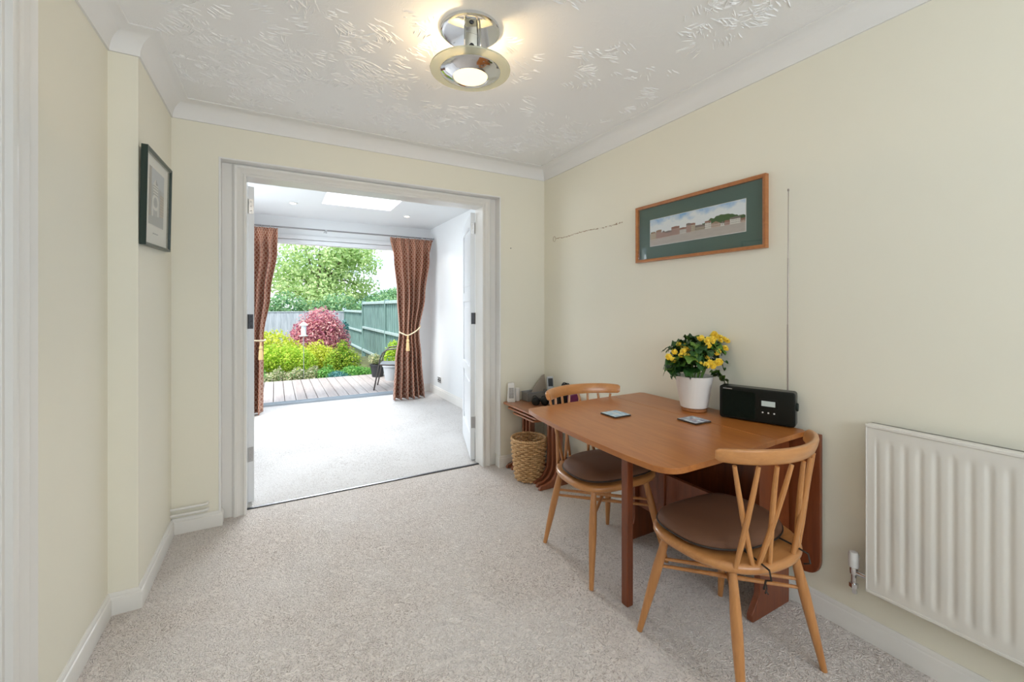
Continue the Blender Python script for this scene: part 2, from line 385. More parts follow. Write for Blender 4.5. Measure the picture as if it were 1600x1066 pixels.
s_ = struct(w, 'window_2', m_pvc, 'flat skylight in the garden room ceiling')
M().box(SX0, SX1, SY0, SY1, EZ+.215, EZ+.221).build('pane', m_pane, s_)
w = M()
for y0 in (3.7, 4.42, 5.14): w.box(EL-.12, EL-.06, y0, y0+.06, .95, 2.15)
w.box(EL-.12, EL-.06, 3.7, 5.2, .95, 1.01); w.box(EL-.12, EL-.06, 3.7, 5.2, 2.09, 2.15)
struct(w, 'added_window_4', m_pvc, bevel=.004)  # invented window out of view, added so the side fill can enter
# patio door: frame, track, blind box
wd = empty('window_1', (0, 0, 0)); wd['kind'] = 'structure'; wd['label'] = 'wide open patio doorway to the garden'
w = M(); w.box(PL, PL+.06, 5.96, 6.05, 0, PT); w.box(PR-.06, PR, 5.96, 6.05, 0, PT); w.box(PL, PR, 5.96, 6.05, 2.035, 2.09)
w.build('frame', m_pvc, wd, bevel=.004)
w = M(); w.box(PL, PR, 5.93, 6.05, 2.095, PT); w.build('blind_box', m_white_wall, wd, bevel=.006)
w = M(); w.box(PL, PR, 5.955, 6.11, -.03, .008)
for y in (5.965, 6.0, 6.035, 6.09): w.box(PL, PR, y, y+.008, .008, .022)
w.build('track', mat('grey_door_track', (.42, .47, .52), .35, .3), wd)
# door leaves folded back into the garden room
def leaf(name, hx, side, ang, label):
    d = empty(name, (hx, 3.065, 0)); d['kind'] = 'structure'; d['label'] = label
    # leaf runs along local +y from the hinge, thickness toward local x*side
    d.rotation_euler = (0, 0, ang)
    t = .036*side; L = .73
    w = M()
    x0, x1 = sorted((0, t))
    w.box(x0, x1, 0, .085, .012, 1.985); w.box(x0, x1, L-.085, L, .012, 1.985)
    for z0, z1 in ((.012, .20), (.66, .74), (1.28, 1.36), (1.885, 1.985)): w.box(x0, x1, .085, L-.085, z0, z1)
    xm = (x0+x1)/2
    w.box(xm-.006, xm+.006, .085, L-.085, .2, 1.885)
    for z0, z1 in ((.2, .66), (.74, 1.28), (1.36, 1.885)): w.box(xm-.013, xm+.013, .135, L-.135, z0+.05, z1-.05)
    w.build('door_leaf', m_pvc, d, bevel=.003)
    for z, mt in ((.31, m_steel), (1.14, m_darkm), (1.86, m_steel)):
        w = M(); w.box(x0+.006, x1-.006, -.0025, .0, z-.045, z+.045)
        w.tube([(x0 if side > 0 else x1, -.004, z-.045), (x0 if side > 0 else x1, -.004, z+.045)], .005, 8)
        for dz in (-.028, 0, .028): w.lathe([(.0001, .0), (.004, .0), (.003, .002), (.0001, .003)], mat=Matrix.Translation((xm, -.0025, z+dz)) @ Matrix.Rotation(PI/2, 4, 'X'), n=8)
        h = w.build('hinge', mt, d)
        if mt is m_darkm: h['label'] = 'dark metal keep plate at mid height'
    return d
leaf('door_1', DL, 1, R(12), 'white door leaf folded back at the left of the doorway')
leaf('door_2', DR, -1, R(-18), 'white panelled door leaf folded back at the right of the doorway')

# ================================================================ GARDEN
m_deck = mat('weathered_deck_boards', (.50, .43, .40), .8); t = NT(m_deck); v = t.coord(scale=(9, .9, 9))
cell = t.new('ShaderNodeObjectInfo')
vv = t.coord(scale=(7.04, .2, 1)); wn = t.new('ShaderNodeTexWhiteNoise'); fl = t.new('ShaderNodeVectorMath'); fl.operation = 'FLOOR'
t.l.new(vv, fl.inputs[0]); t.l.new(fl.outputs[0], wn.inputs['Vector'])
t.color(t.mix(t.noise(v, 3, 4), (.34, .27, .25), t.mix(wn.outputs['Value'], (.50, .43, .40), (.62, .56, .53)))); t.bump(t.noise(v, 14, 3), .3, .004)
w = M(); x = -3.0
while x < 2.2: w.box(x, x+.134, 6.115, 8.45, -.11, -.08); x += .142
w.box(-3, 2.2, 8.40, 8.44, -.22, -.11)
struct(w, 'deck_floor', m_deck, 'weathered timber decking outside the patio door', bevel=.003)
m_soil = mat('garden_soil', (.12, .085, .055), .95); t = NT(m_soil); t.color(t.ramp(t.noise(t.coord(), 5, 5), [(.3, (.07, .05, .03)), (.7, (.20, .24, .08))]))
struct(M().box(-30, 30, 6.1, 60, -.30, -.22), 'ground', m_soil)
def leafmat(name, c1, c2, c3, scale=6):
    m = mat(name, c1, .55, spec=.25); t = NT(m); v = t.coord()
    gi = t.new('ShaderNodeNewGeometry')
    t.color(t.ramp(gi.outputs['Random Per Island'], [(0, c1), (.5, c2), (1, c3)]))
    tr = t.new('ShaderNodeBsdfTranslucent'); mx = t.new('ShaderNodeMixShader'); mx.inputs[0].default_value = .4
    t.l.new(t.b.inputs['Base Color'].links[0].from_socket, tr.inputs['Color'])
    out = t.n['Material Output']; t.l.new(t.b.outputs[0], mx.inputs[1]); t.l.new(tr.outputs[0], mx.inputs[2]); t.l.new(mx.outputs[0], out.inputs[0])
    return m
def foliage(blobs, n, size, seed, asp=.5, up=.3, shell=.5):
    """leaves scattered through overlapping ellipsoids; returns builder"""
    rng = np.random.default_rng(seed)
    vol = np.array([b[3]*b[4]*b[5] for b in blobs])**.67; vol /= vol.sum()
    which = rng.choice(len(blobs), n, p=vol)
    B = np.array(blobs)[which]
    d = rng.normal(size=(n, 3)); d /= np.linalg.norm(d, axis=1)[:, None]
    rad = shell+(1-shell)*rng.random(n)**.6; rad *= 1+.10*rng.normal(size=n)
    P = B[:, :3]+d*B[:, 3:6]*rad[:, None]
    nrm = d*.7+rng.normal(size=(n, 3))*.55+[0, 0, up]; nrm /= np.linalg.norm(nrm, axis=1)[:, None]
    tt = rng.normal(size=(n, 3)); a = np.cross(nrm, tt); a /= np.linalg.norm(a, axis=1)[:, None]; b = np.cross(nrm, a)
    s = size*(.6+.8*rng.random(n))[:, None]
    V = np.stack([P-a*s, P-b*s*asp+nrm*s*.15, P+a*s, P+b*s*asp+nrm*s*.15], 1).reshape(-1, 3)
    mm = M(); mm.v = [tuple(x) for x in V.tolist()]; mm.f = [(4*i, 4*i+1, 4*i+2, 4*i+3) for i in range(n)]
    return mm
def fast(m, name, mt, parent=None):
    me = bpy.data.meshes.new(name); me.from_pydata(m.v, [], m.f); o = bpy.data.objects.new(name, me); col.objects.link(o)
    me.materials.append(mt); o.parent = parent; return o
m_bark = mat('bark', (.13, .10, .07), .9)
lm_tree = leafmat('tree_leaves', (.30, .46, .16), (.52, .68, .28), (.76, .84, .46))
lm_tree2 = leafmat('dark_tree_leaves', (.14, .32, .16), (.30, .50, .24), (.50, .66, .36))
lm_acer = leafmat('acer_leaves', (.26, .06, .14), (.74, .28, .33), (.92, .60, .54))
lm_yel = leafmat('golden_leaves', (.42, .50, .03), (.68, .74, .06), (.84, .84, .22))
lm_lime = leafmat('lime_leaves', (.26, .48, .04), (.50, .68, .06), (.74, .80, .14))
lm_con = leafmat('conifer_leaves', (.12, .30, .03), (.36, .52, .05), (.62, .66, .10))
lm_grn = leafmat('green_leaves', (.08, .28, .06), (.20, .50, .10), (.40, .66, .20))
lm_blue = leafmat('blue_green_leaves', (.06, .22, .24), (.14, .38, .36), (.30, .50, .46))
lm_mix = leafmat('mixed_bed_leaves', (.18, .34, .14), (.50, .50, .24), (.80, .72, .56))
def plant(name, loc, blobs, n, size, lm, seed, label, cat, stem=None, **k):
    r = empty(name, loc); tag(r, label, cat)
    fast(foliage(blobs, n, size, seed, **k), 'foliage', lm, r)
    w = M(); rng = random.Random(seed)
    if stem:
        h, rr, nb = stem
        w.tube([(0, 0, -.05), (.02*h, 0, h*.4), (0, .02*h, h)], [rr, rr*.8, rr*.5], 8)
        for i in range(nb):
            b = rng.choice(blobs); a0 = h*(.3+.6*rng.random())
            w.tube([(0, 0, a0), (b[0]*.5, b[1]*.5, a0+(b[2]-a0)*.6), (b[0], b[1], b[2]+b[5]*.3)], [rr*.45, rr*.3, rr*.1], 6)
        w.build('trunk', m_bark, r)
    return r
rng = random.Random(4)
bl = [(0, 0, 3.4, 1.9, 1.7, 1.2)]
for i in range(26):
    a = rng.random()*2*PI; q = rng.random()
    bl.append((math.cos(a)*2.0*q**.5*1.15, math.sin(a)*1.5*q**.5, 1.6+2.5*rng.random()*(1.15-q*.5), .55+.4*rng.random(), .55+.4*rng.random(), .4+.3*rng.random()))
plant('garden_tree', (1.80, 21.2, -.2), [tuple(c*1.13 for c in b) for b in bl], 11500, .088, lm_tree, 1, 'tall leafy pale green tree beyond the grey back fence', 'tree', (3.9, .13, 22), asp=.5, shell=.25)
bl = [(-1.2+.6*i, 0, 1.25+.3*math.sin(i*2.1), .7, .4, .55) for i in range(11)]
plant('hedge', (1.0, 17.5, -.2), [(x*1.0, y, z-.1, a, b, c) for x, y, z, a, b, c in bl], 9000, .07, lm_tree2, 2, 'dark green hedge low behind the back fence', 'hedge', (1.3, .05, 6))
plant('garden_tree', (5.3, 23.5, -.2), [(0, 0, 1.7, .9, .8, .7), (-1.2, 0, 1.6, .8, .7, .6), (.9, .3, 1.9, .8, .7, .7)], 4500, .08, lm_tree2, 12, 'small dark green tree above the tall green fence, under open sky', 'tree', (1.7, .08, 6))
bl = [(0, 0, .68, .62, .55, .6), (-.35, -.1, .55, .42, .4, .42), (.36, 0, .5, .42, .4, .42), (.05, 0, 1.05, .42, .4, .38), (-.2, -.15, .85, .36, .3, .3), (.25, -.1, .9, .3, .3, .26)]
plant('acer_bush', (.98, 11.6, -.2), bl, 7500, .042, lm_acer, 3, 'round bush with pink and dark red leaves in front of the fence', 'bush', (.8, .035, 10), asp=.4)
plant('golden_shrub', (-.02, 10.6, -.22), [(0, 0, .55, .42, .35, .38), (-.4, 0, .6, .4, .35, .4), (.34, 0, .38, .3, .3, .3)], 4200, .034, lm_yel, 5, 'golden yellow shrub behind the lime bush at the left', 'shrub', (.6, .02, 6))
plant('lime_shrub', (.17, 9.55, -.22), [(0, 0, .42, .50, .38, .30), (-.42, 0, .42, .4, .35, .3), (.30, -.05, .34, .30, .3, .24)], 6000, .026, lm_lime, 6, 'spreading lime green shrub beside the left curtain', 'shrub', (.4, .02, 6), up=.8)
plant('golden_conifer', (.78, 10.2, -.22), [(0, 0, .38, .30, .28, .30), (.22, 0, .30, .26, .26, .28), (-.2, .05, .3, .22, .2, .22)], 3400, .027, lm_yel, 7, 'low golden conifer in the middle of the flower bed', 'shrub', (.4, .02, 4))
plant('green_conifer', (1.24, 9.5, -.22), [(0, 0, .36, .22, .2, .34), (.17, 0, .28, .22, .2, .28), (-.16, 0, .26, .2, .2, .26), (.03, 0, .58, .10, .1, .18)], 4200, .024, lm_con, 8, 'bright green conifer bush to the left of the potted plants', 'shrub', (.5, .02, 4), up=.9)
plant('low_green_mound', (1.36, 8.85, -.22), [(0, 0, .14, .26, .18, .14), (.2, 0, .12, .2, .16, .12)], 2200, .018, lm_grn, 9, 'low bright green mound plant at the deck edge near the pots', 'plant', (.1, .01, 3))
plant('blue_juniper', (1.06, 8.75, -.22), [(0, 0, .10, .20, .15, .11), (.12, 0, .08, .14, .1, .09)], 1500, .018, lm_blue, 10, 'low blue green creeping juniper at the deck edge', 'plant', (.1, .01, 3))
plant('dark_climber', (1.66, 12.2, -.22), [(0, 0, .55, .12, .12, .40), (.02, 0, .85, .10, .1, .25)], 1200, .03, lm_blue, 11, 'narrow dark green climber on a stake before the fence', 'plant', (1.0, .02, 3))
rng = random.Random(8)
for i, (px, py, lm, lab) in enumerate(((-.05, 8.75, lm_mix, 'pale mixed plant lowest in front of the lime shrub'), (.28, 8.8, lm_mix, 'cream flowering plant beside the bird feeder pole'), (.56, 8.85, lm_mix, 'yellowish low plant right of the bird feeder pole'), (.82, 8.85, lm_grn, 'leafy green plant left of the blue juniper'), (-.35, 8.9, lm_grn, 'green low plant half hidden by the left curtain'))):
    plant('bed_plant', (px, py, -.22), [(0, 0, .13, .18, .15, .13), (.1, .05, .18, .12, .1, .14)], 900, .022, lm, 30+i, lab, 'plant', (.15, .008, 3), up=.6)
# fences
def fencemat(name, c1, c2):
    m = mat(name, c1, .85); t = NT(m); t.color(t.ramp(t.noise(t.coord(scale=(12, 12, .9)), 2.5, 5), [(.3, c2), (.7, c1)])); return m
m_fgreen = fencemat('green_stained_fence', (.27, .41, .37), (.09, .16, .145)); m_fgrey = fencemat('grey_fence', (.56, .58, .62), (.38, .40, .44)); m_rail = fencemat('pale_fence_rail', (.50, .60, .58), (.35, .44, .42))
def panel(a, b, z0, z1, fm, rm, label, group, nrm, post=True):
    a, b = Vector(a), Vector(b); L = (b-a).length; d = (b-a).normalized(); ang = math.atan2(d.y, d.x)
    r = empty('fence_panel', (a.x, a.y, 0), ang); tag(r, label, 'fence', group)
    w = M(); x = .05; k = 0
    while x < L-.06:
        w.box(x, x+.105, -.008*(k % 2)*nrm-.006, -.008*(k % 2)*nrm+.006, z0, z1-.03); x += .10; k += 1
    w.build('boards', fm, r)
    for z in (z0+.08, (z0+z1)/2, z1-.04):
        M().box(.05, L-.04, *sorted((.012*nrm, .055*nrm)), z-.03, z+.03).build('rail', rm, r, bevel=.004)
    M().box(0, L, -.03, .04, z1-.03, z1).build('capping', rm, r, bevel=.004)
    if post: M().box(-.055, .045, -.05, .05, z0-.2, z1+.03).build('post', fm, r, bevel=.006)
    return r
FX = 2.30
panel((FX, 12.9), (FX, 10.0), -.1, 1.38, m_fgreen, m_rail, 'tall green stained fence panel beside the right curtain', 'garden fence panels', -1)
panel((FX, 10.0), (FX, 6.3), -.1, 1.38, m_fgreen, m_rail, 'green fence panel nearest the house, behind the potted shrub', 'garden fence panels', -1)
panel((FX, 16.6), (FX, 12.95), -.1, 1.13, m_fgreen, m_rail, 'shorter green fence panel next to the red bush', 'garden fence panels', -1)
panel((-1.9, 16.6), (FX-.05, 16.6), -.2, 1.08, m_fgrey, m_fgrey, 'pale grey boarded back fence behind the yellow shrub', 'garden fence panels', 1)
panel((-6, 16.6), (-1.9, 16.6), -.2, 1.08, m_fgrey, m_fgrey, 'pale grey back fence section behind the left curtain', 'garden fence panels', 1)
# bird feeder on a pole
r = empty('bird_feeder', (.47, 8.72, -.2)); tag(r, 'white tube bird feeder on a thin pole before the red bush', 'bird feeder')
z = .88
w = M(); w.tube([(0, 0, 0), (0, 0, .88)], .006, 8); w.build('pole', m_steel, r)
w = M(); w.lathe([(.001, z+.27), (.03, z+.26), (.075, z+.215), (.075, z+.205), (.001, z+.205)]); w.build('lid', m_whitep, r)
w = M(); w.lathe([(.042, z+.02), (.045, z+.2)], n=24); w.build('seed_tube', mat('frosted_tube', (.75, .78, .8), .2), r)
w = M(); w.lathe([(.001, z), (.07, z+.004), (.08, z+.02), (.001, z+.022)]); w.build('tray', m_whitep, r)
# potted plants on the deck
def pot(name, loc, r0, r1, h, mt, lm, blobs, n, label, seed):
    r = empty(name, loc); tag(r, label, 'potted plant')
    w = M(); w.lathe([(r0, 0), (r1, h*.88), (r1*1.08, h*.88), (r1*1.08, h), (r1*.95, h), (r0*.9, .02)], n=28); w.build('pot', mt, r)
    M().lathe([(.0001, h*.9), (r1*.95, h*.9)], n=24).build('soil', m_soil, r)
    fast(foliage(blobs, n, .02, seed), 'foliage', lm, r)
m_gpot = mat('grey_pot', (.52, .54, .56), .6)
pot('potted_plant', (1.70, 8.12, -.08), .10, .135, .24, mat('black_pot', (.03, .03, .035), .5), lm_mix, [(0, 0, .32, .15, .12, .08), (-.06, 0, .34, .12, .1, .1)], 500, 'sparse plant in a black pot on the decking', 51)
pot('potted_plant', (1.83, 7.62, -.08), .10, .14, .28, m_gpot, lm_lime, [(0, 0, .42, .15, .14, .18), (.05, 0, .58, .10, .1, .14)], 1400, 'bushy green shrub in a light grey pot beside the patio chair', 52)
# metal patio chair, front legs toward -x
r = empty('patio_chair', (1.455, 7.0, -.08), math.atan2(.32, -.94)-PI/2); tag(r, 'dark metal tube patio chair on the decking by the right curtain', 'chair')
mt = mat('bronze_tube', (.11, .09, .085), .35, .7)
# local: +y forward, front legs at y=0, x=+-.22, body to -y
for s in (-1, 1):
    w = M(); pts = [(s*.23, .02, 0), (s*.235, -.03, .25), (s*.235, -.07, .48), (s*.235, -.11, .58), (s*.235, -.18, .635), (s*.235, -.36, .655), (s*.22, -.46, .64)]
    w.tube(pts, .012, 8); w.build('arm', mt, r)
    w = M(); w.tube([(s*.22, -.56, 0), (s*.22, -.42, .40), (s*.22, -.46, .66), (s*.20, -.53, .90)], .012, 8); w.build('leg', mt, r)
w = M(); w.tube([(-.22, -.05, .40), (.22, -.05, .40), (.22, -.44, .38), (-.22, -.44, .38), (-.22, -.05, .40)], .011, 8)
w.build('seat_frame', mt, r)
w = M(); w.box(-.21, .21, -.44, -.05, .395, .403); w.build('seat', m_greyp, r)
w = M(); w.tube([(-.20, -.53, .90), (0, -.55, .93), (.20, -.53, .90)], .012, 8)
for i in range(7):
    x = -.165+.055*i; w.tube([(x, -.44, .42), (x, -.54, .91)], .005, 6)
w.build('backrest', mt, r)

# ================================================================ GARDEN ROOM THINGS
m_curt = mat('rust_patterned_curtain', (.42, .17, .12), .85, spec=.15, Sheen_Weight=.2); t = NT(m_curt)
uv = t.new('ShaderNodeUVMap'); mp2 = t.new('ShaderNodeMapping'); mp2.inputs['Scale'].default_value = (17, 17, 1); t.l.new(uv.outputs[0], mp2.inputs[0])
sep = t.new('ShaderNodeSeparateXYZ'); t.l.new(mp2.outputs[0], sep.inputs[0])
def fr_(a, o=0): return t.math('SUBTRACT', t.math('FRACT', t.math('ADD', a, o)), .5)
def ring(o):
    a = fr_(sep.outputs[0], o); b = fr_(sep.outputs[1], o)
    d = t.math('SQRT', t.math('ADD', t.math('MULTIPLY', a, a), t.math('MULTIPLY', b, b)))
    return t.math('LESS_THAN', t.math('ABSOLUTE', t.math('SUBTRACT', d, .36)), .055)
pat = t.math('MAXIMUM', ring(0), ring(.5))
t.color(t.mix(t.math('MULTIPLY', pat, .75), (.27, .090, .050), (.60, .42, .30)))
def curtain(name, fn, wid, label):
    nu, nv = 150, 60
    m = M(); m.grid(fn, nu, nv)
    me = bpy.data.meshes.new(name); me.from_pydata(m.v, [], m.f)
    ul = me.uv_layers.new(name='UVMap')
    for lp in me.loops:
        i = lp.vertex_index; ul.data[lp.index].uv = ((i % (nu+1))/nu*wid, (i//(nu+1))/nv*2.15)
    me.materials.append(m_curt); me.shade_smooth()
    o = bpy.data.objects.new(name, me); col.objects.link(o)
    s = o.modifiers.new('s', 'SOLIDIFY'); s.thickness = .003
    tag(o, label, 'curtain', 'curtains at the patio doorway'); return o
def lerp(a, b, t): return a+(b-a)*t
def interp(z, tab):
    for (z0, v0), (z1, v1) in zip(tab, tab[1:]):
        if z <= z1:
            q = (z-z0)/(z1-z0); q = q*q*(3-2*q); return lerp(v0, v1, q)
    return tab[-1][1]
def cfn(Ltab, Rtab, nf, ph, zt=2.165, yc=5.66):
    def fn(u, v):
        z = .012+(zt-.012)*v
        xl = interp(z, Ltab); xr = interp(z, Rtab)
        amp = 1.2*interp(z, [(0, .065), (.5, .055), (.88, .035), (1.3, .05), (1.9, .046), (2.07, .018), (2.17, .014)])
        uu = u+.012*math.sin(u*9+z*1.3+ph)
        top = max(0, min(1, (z-2.06)/.08))
        k = math.sin(2*PI*nf*uu+ph+.5*math.sin(z*1.1+u*5))
        k2 = math.sin(2*PI*nf*1.0*uu+ph)*.6+math.sin(2*PI*nf*2.6*uu)*.7
        y = yc-amp*(k*(1-top)+k2*top)-.010*math.sin(2*PI*nf*2.3*uu+z*2)*(1-top)
        bulge = math.sin(PI*u); wst = interp(z, [(0, .05), (.6, .06), (.88, .02), (1.3, .03), (2.17, 0)])
        y -= wst*bulge+.08*max(0, (.5-z)/.5)
        x = lerp(xl, xr, u)+.25*amp*math.cos(2*PI*nf*uu+ph)*(1-top)
        return (x, y, z)
    return fn
curtain('curtain', cfn([(0, 1.365), (.5, 1.41), (.90, 1.462), (1.4, 1.43), (1.9, 1.375), (2.17, 1.345)], [(0, 1.80), (.5, 1.775), (.90, 1.745), (1.4, 1.825), (1.9, 1.90), (2.12, 1.925), (2.17, 1.945)], 5.5, .6), 1.35,
        'rust patterned curtain tied back by the white right wall')
curtain('curtain', cfn([(0, -.50), (.90, -.45), (1.4, -.5), (2.17, -.55)], [(0, -.125), (.5, -.125), (.88, -.125), (1.4, -.06), (1.9, .01), (2.17, .03)], 5.5, 2.2), 1.35,
        'rust patterned curtain tied back behind the left door jamb')
m_rope = mat('cream_cord', (.74, .62, .42), .7); t = NT(m_rope); t.bump(t.noise(t.coord(), 160, 1), .5, .003)
def tieback(pts, tx, ty, tz, label):
    r = empty('curtain_tieback', (tx, ty, tz)); tag(r, label, 'curtain tieback', 'cord tiebacks on the curtains')
    off = Vector((tx, ty, tz)); w = M()
    P = [Vector(p)-off for p in pts]
    # catmull-like smoothing
    Q = []
    for i in range(len(P)-1):
        p0 = P[max(i-1, 0)]; p1 = P[i]; p2 = P[i+1]; p3 = P[min(i+2, len(P)-1)]
        for k in range(8):
            s = k/8; Q.append(.5*((2*p1)+(p2-p0)*s+(2*p0-5*p1+4*p2-p3)*s*s+(3*p1-p0-3*p2+p3)*s**3))
    Q.append(P[-1]); w.tube(Q, .009, 8); w.build('cord', m_rope, r)
    w = M(); w.lathe([(.001, 0), (.012, -.005), (.012, -.03), (.009, -.04), (.017, -.05), (.020, -.075), (.014, -.085), (.020, -.10), (.026, -.20), (.001, -.20)], n=14)
    w.build('tassel', mat('gold_tassel', (.72, .50, .24), .7), r)
tieback([(1.80, 5.90, .99), (1.76, 5.66, .97), (1.70, 5.56, .93), (1.62, 5.52, .885), (1.545, 5.52, .855), (1.49, 5.54, .875), (1.45, 5.60, .90)], 1.545, 5.508, .85, 'cream cord and tassel round the right curtain')
tieback([(-.47, 5.62, .93), (-.42, 5.56, .90), (-.30, 5.50, .865), (-.18, 5.51, .85), (-.115, 5.58, .845), (-.10, 5.66, .85)], -.142, 5.50, .835, 'cream cord and tassel round the left curtain')
r = empty('curtain_pole', (0, 0, 0)); tag(r, 'thin metal curtain pole above the patio doorway', 'curtain pole')
YP, ZP = 5.70, 2.19
w = M(); w.tube([(-.62, YP, ZP), (1.955, YP, ZP)], .009, 12); w.build('pole', mat('dull_pole_metal', (.28, .27, .27), .45, .6), r)
for x in (-.45, .56, 1.80):
    w = M(); w.tube([(x, EF, ZP+.01), (x, YP, ZP+.002)], .006, 8); w.lathe([(.014, -.008), (.014, .008)], (x, YP, ZP), mat=None, n=12)
    w.lathe([(.001, -.04), (.010, -.036), (.012, -.025), (.006, -.014)], (x, YP, ZP), n=12)
    w.build('bracket', m_steel, r)
w = M(); w.lathe([(.001, 0), (.014, .004), (.016, .015), (.001, .025)], mat=Matrix.Translation((1.955, YP, ZP)) @ Matrix.Rotation(PI/2, 4, 'Y'), n=14); w.build('finial', m_chrome, r)
for x in [-.5+.09*i for i in range(6)]+[1.36+.083*i for i in range(8)]:
    w = M(); w.tube([(x, YP+.015*math.cos(a*PI/6), ZP-.004+.017*math.sin(a*PI/6)) for a in range(13)], .0022, 6); w.build('ring', m_chrome, r)
# recessed downlights
def downlight(x, y, label):
    r = empty('downlight', (x, y, EZ)); tag(r, label, 'downlight', 'recessed ceiling downlights')
    w = M(); w.lathe([(.030, -.001), (.045, -.001), (.045, -.006), (.038, -.010), (.031, -.006)], n=28, closed=True); w.build('rim', m_whitep, r)
    w = M(); w.lathe([(.0001, -.004), (.029, -.004)], n=24); w.build('lamp', m_dl, r)
    l_ = bpy.data.lights.new('downlight_beam', 'SPOT'); l_.energy = 6; l_.spot_size = R(110); l_.color = (1, .93, .82); l_.shadow_soft_size = .03
    o = bpy.data.objects.new('downlight_beam', l_); col.objects.link(o); o.parent = r; o.location = (0, 0, -.02)
downlight(.173, 5.14, 'left recessed downlight near the curtain pole'); downlight(1.452, 5.216, 'right recessed downlight beyond the skylight')
# socket on right wall
r = empty('wall_socket', (ER, 5.54, .225)); tag(r, 'white framed dark double socket low on garden room wall', 'socket')
w = M(); w.box(-.010, 0, -.073, .073, -.043, .043); w.build('plate', m_whitep, r, bevel=.003)
w = M(); w.box(-.013, -.009, -.064, .064, -.034, .034); w.build('insert', m_darkm, r)
for y in (-.035, .035):
    w = M(); w.box(-.016, -.012, y-.009, y+.009, .005, .028); w.box(-.015, -.012, y-.015, y-.007, -.025, -.012); w.box(-.015, -.012, y+.007, y+.015, -.025, -.012); w.build('switch', m_whitep, r, bevel=.002)

# ================================================================ DINING ROOM THINGS
# ceiling light
LX, LY = .690, 1.552
r = empty('ceiling_light', (LX, LY, ZC)); tag(r, 'chrome ceiling light with round glass disc and lit bulb', 'ceiling light')
w = M(); w.lathe([(.001, 0), (.118, 0), (.118, -.012), (.112, -.016), (.104, -.017), (.001, -.018)], n=48); w.build('ceiling_plate', m_chrome, r)
w = M()   # bent chrome strap between plate and reflector
w.box(-.031, .031, -.012, -.008, -.155, -.017); w.build('bracket', m_chrome, r, bevel=.002)
w = M(); w.lathe([(.0001, .0), (.010, .001), (.010, .004), (.0001, .006)], mat=Matrix.Translation((0, -.012, -.07)) @ Matrix.Rotation(PI/2, 4, 'X'), n=16); w.build('screw', m_darkm, r)
for s in (-1, 1):
    w = M(); w.tube([(s*.033, -.022, -.017), (s*.033, -.022, -.155)], .0045, 10); w.lathe([(.007, -.148), (.007, -.138)], (s*.033, -.022, 0), n=12); w.build('rod', m_chrome, r)
ZD = -.160
w = M(); w.lathe([(.085, ZD), (.160, ZD), (.161, ZD-.003), (.160, ZD-.006), (.085, ZD-.006)], n=64, closed=True)
m_disc = mat('frosted_glass_disc', (.86, .86, .70), .25, Transmission_Weight=.55, IOR=1.3)
w.build('glass_disc', m_disc, r)
w = M(); w.lathe([(.034, ZD+.02), (.06, ZD+.014), (.105, ZD-.004), (.112, ZD-.009), (.121, ZD-.010), (.118, ZD-.014), (.10, ZD-.021), (.082, ZD-.030), (.072, ZD-.033), (.070, ZD-.032), (.066, ZD-.027), (.030, ZD+.01)], n=56, closed=True)
w.build('reflector', m_chrome, r)
w = M(); w.lathe([(.0001, ZD-.037), (.03, ZD-.0365), (.055, ZD-.0345), (.068, ZD-.030), (.066, ZD-.026), (.0001, ZD-.022)], n=36); w.build('bulb', m_bulb, r)
def point(name, loc, e, c, s, parent):
    d = bpy.data.lights.new(name, 'POINT'); d.energy = e; d.color = c; d.shadow_soft_size = s
    o = bpy.data.objects.new(name, d); col.objects.link(o); o.location = loc; o.parent = parent
point('halogen_glow', (0, .045, -.105), 3.2, (1, .72, .40), .012, r)
d_ = bpy.data.lights.new('halogen_down', 'SPOT'); d_.energy = 10; d_.spot_size = R(120); d_.spot_blend = .6; d_.color = (1, .82, .58); d_.shadow_soft_size = .04
o = bpy.data.objects.new('halogen_down', d_); col.objects.link(o); o.location = (0, 0, ZD-.085); o.parent = r

# ---- drop-leaf table
TZ = .73
TY0, TY1, TXH, TXW = .852, 1.788, 1.655, 1.915
r = empty('dining_table', (0, 0, 0)); tag(r, 'teak drop-leaf dining table against the right wall', 'table')
def arc(pts_ctrl, n=10):
    return pts_ctrl
def rounded(poly, rads, n=8):
    out = []; m = len(poly)
    for i in range(m):
        p = Vector(poly[i]); a = Vector(poly[i-1])-p; b = Vector(poly[(i+1) % m])-p; rr = rads[i]
        if rr <= 0: out.append(tuple(p)); continue
        ang = a.angle(b); q = min(rr/math.tan(ang/2), a.length*.49, b.length*.49)
        s0 = p+a.normalized()*q; s1 = p+b.normalized()*q
        for k in range(n+1):
            t_ = k/n; out.append(tuple((1-t_)**2*s0+2*t_*(1-t_)*p+t_**2*s1))
    return out
leaf_poly = [(TXH-.0015, .860), (1.42, .838), (1.20, .835), (1.055, .865)]
nb = 10; bow = [(1.034-.0, 1.0), (1.030, 1.15), (1.034, 1.35), (1.046, 1.55), (1.066, 1.70)]
leaf_poly = [(TXH-.0004, .902), (1.45, .886), (1.24, .884), (1.054, .884), (1.040, 1.05), (1.040, 1.25), (1.048, 1.45), (1.064, 1.64), (1.092, 1.765), (TXH-.0004, 1.788)]
leaf_poly = rounded(leaf_poly, [0, .3, .2, .17, .3, .5, .5, .3, .03, 0], 8)
M().prism(leaf_poly, TZ-.020, TZ).build('table_leaf', m_teak, r, bevel=.002, seg=2)
M().prism([(TXH+.0004, .902), (TXW-.04, .908), (TXW-.02, .925), (TXW-.02, 1.770), (TXW-.04, 1.788), (TXH+.0004, 1.788)], TZ-.020, TZ).build('table_top', m_teak, r, bevel=.002, seg=2)
hp = rounded([(.866, TZ-.008), (.866, .150), (1.79, .150), (1.79, TZ-.008)], [0, .07, .07, 0], 8)
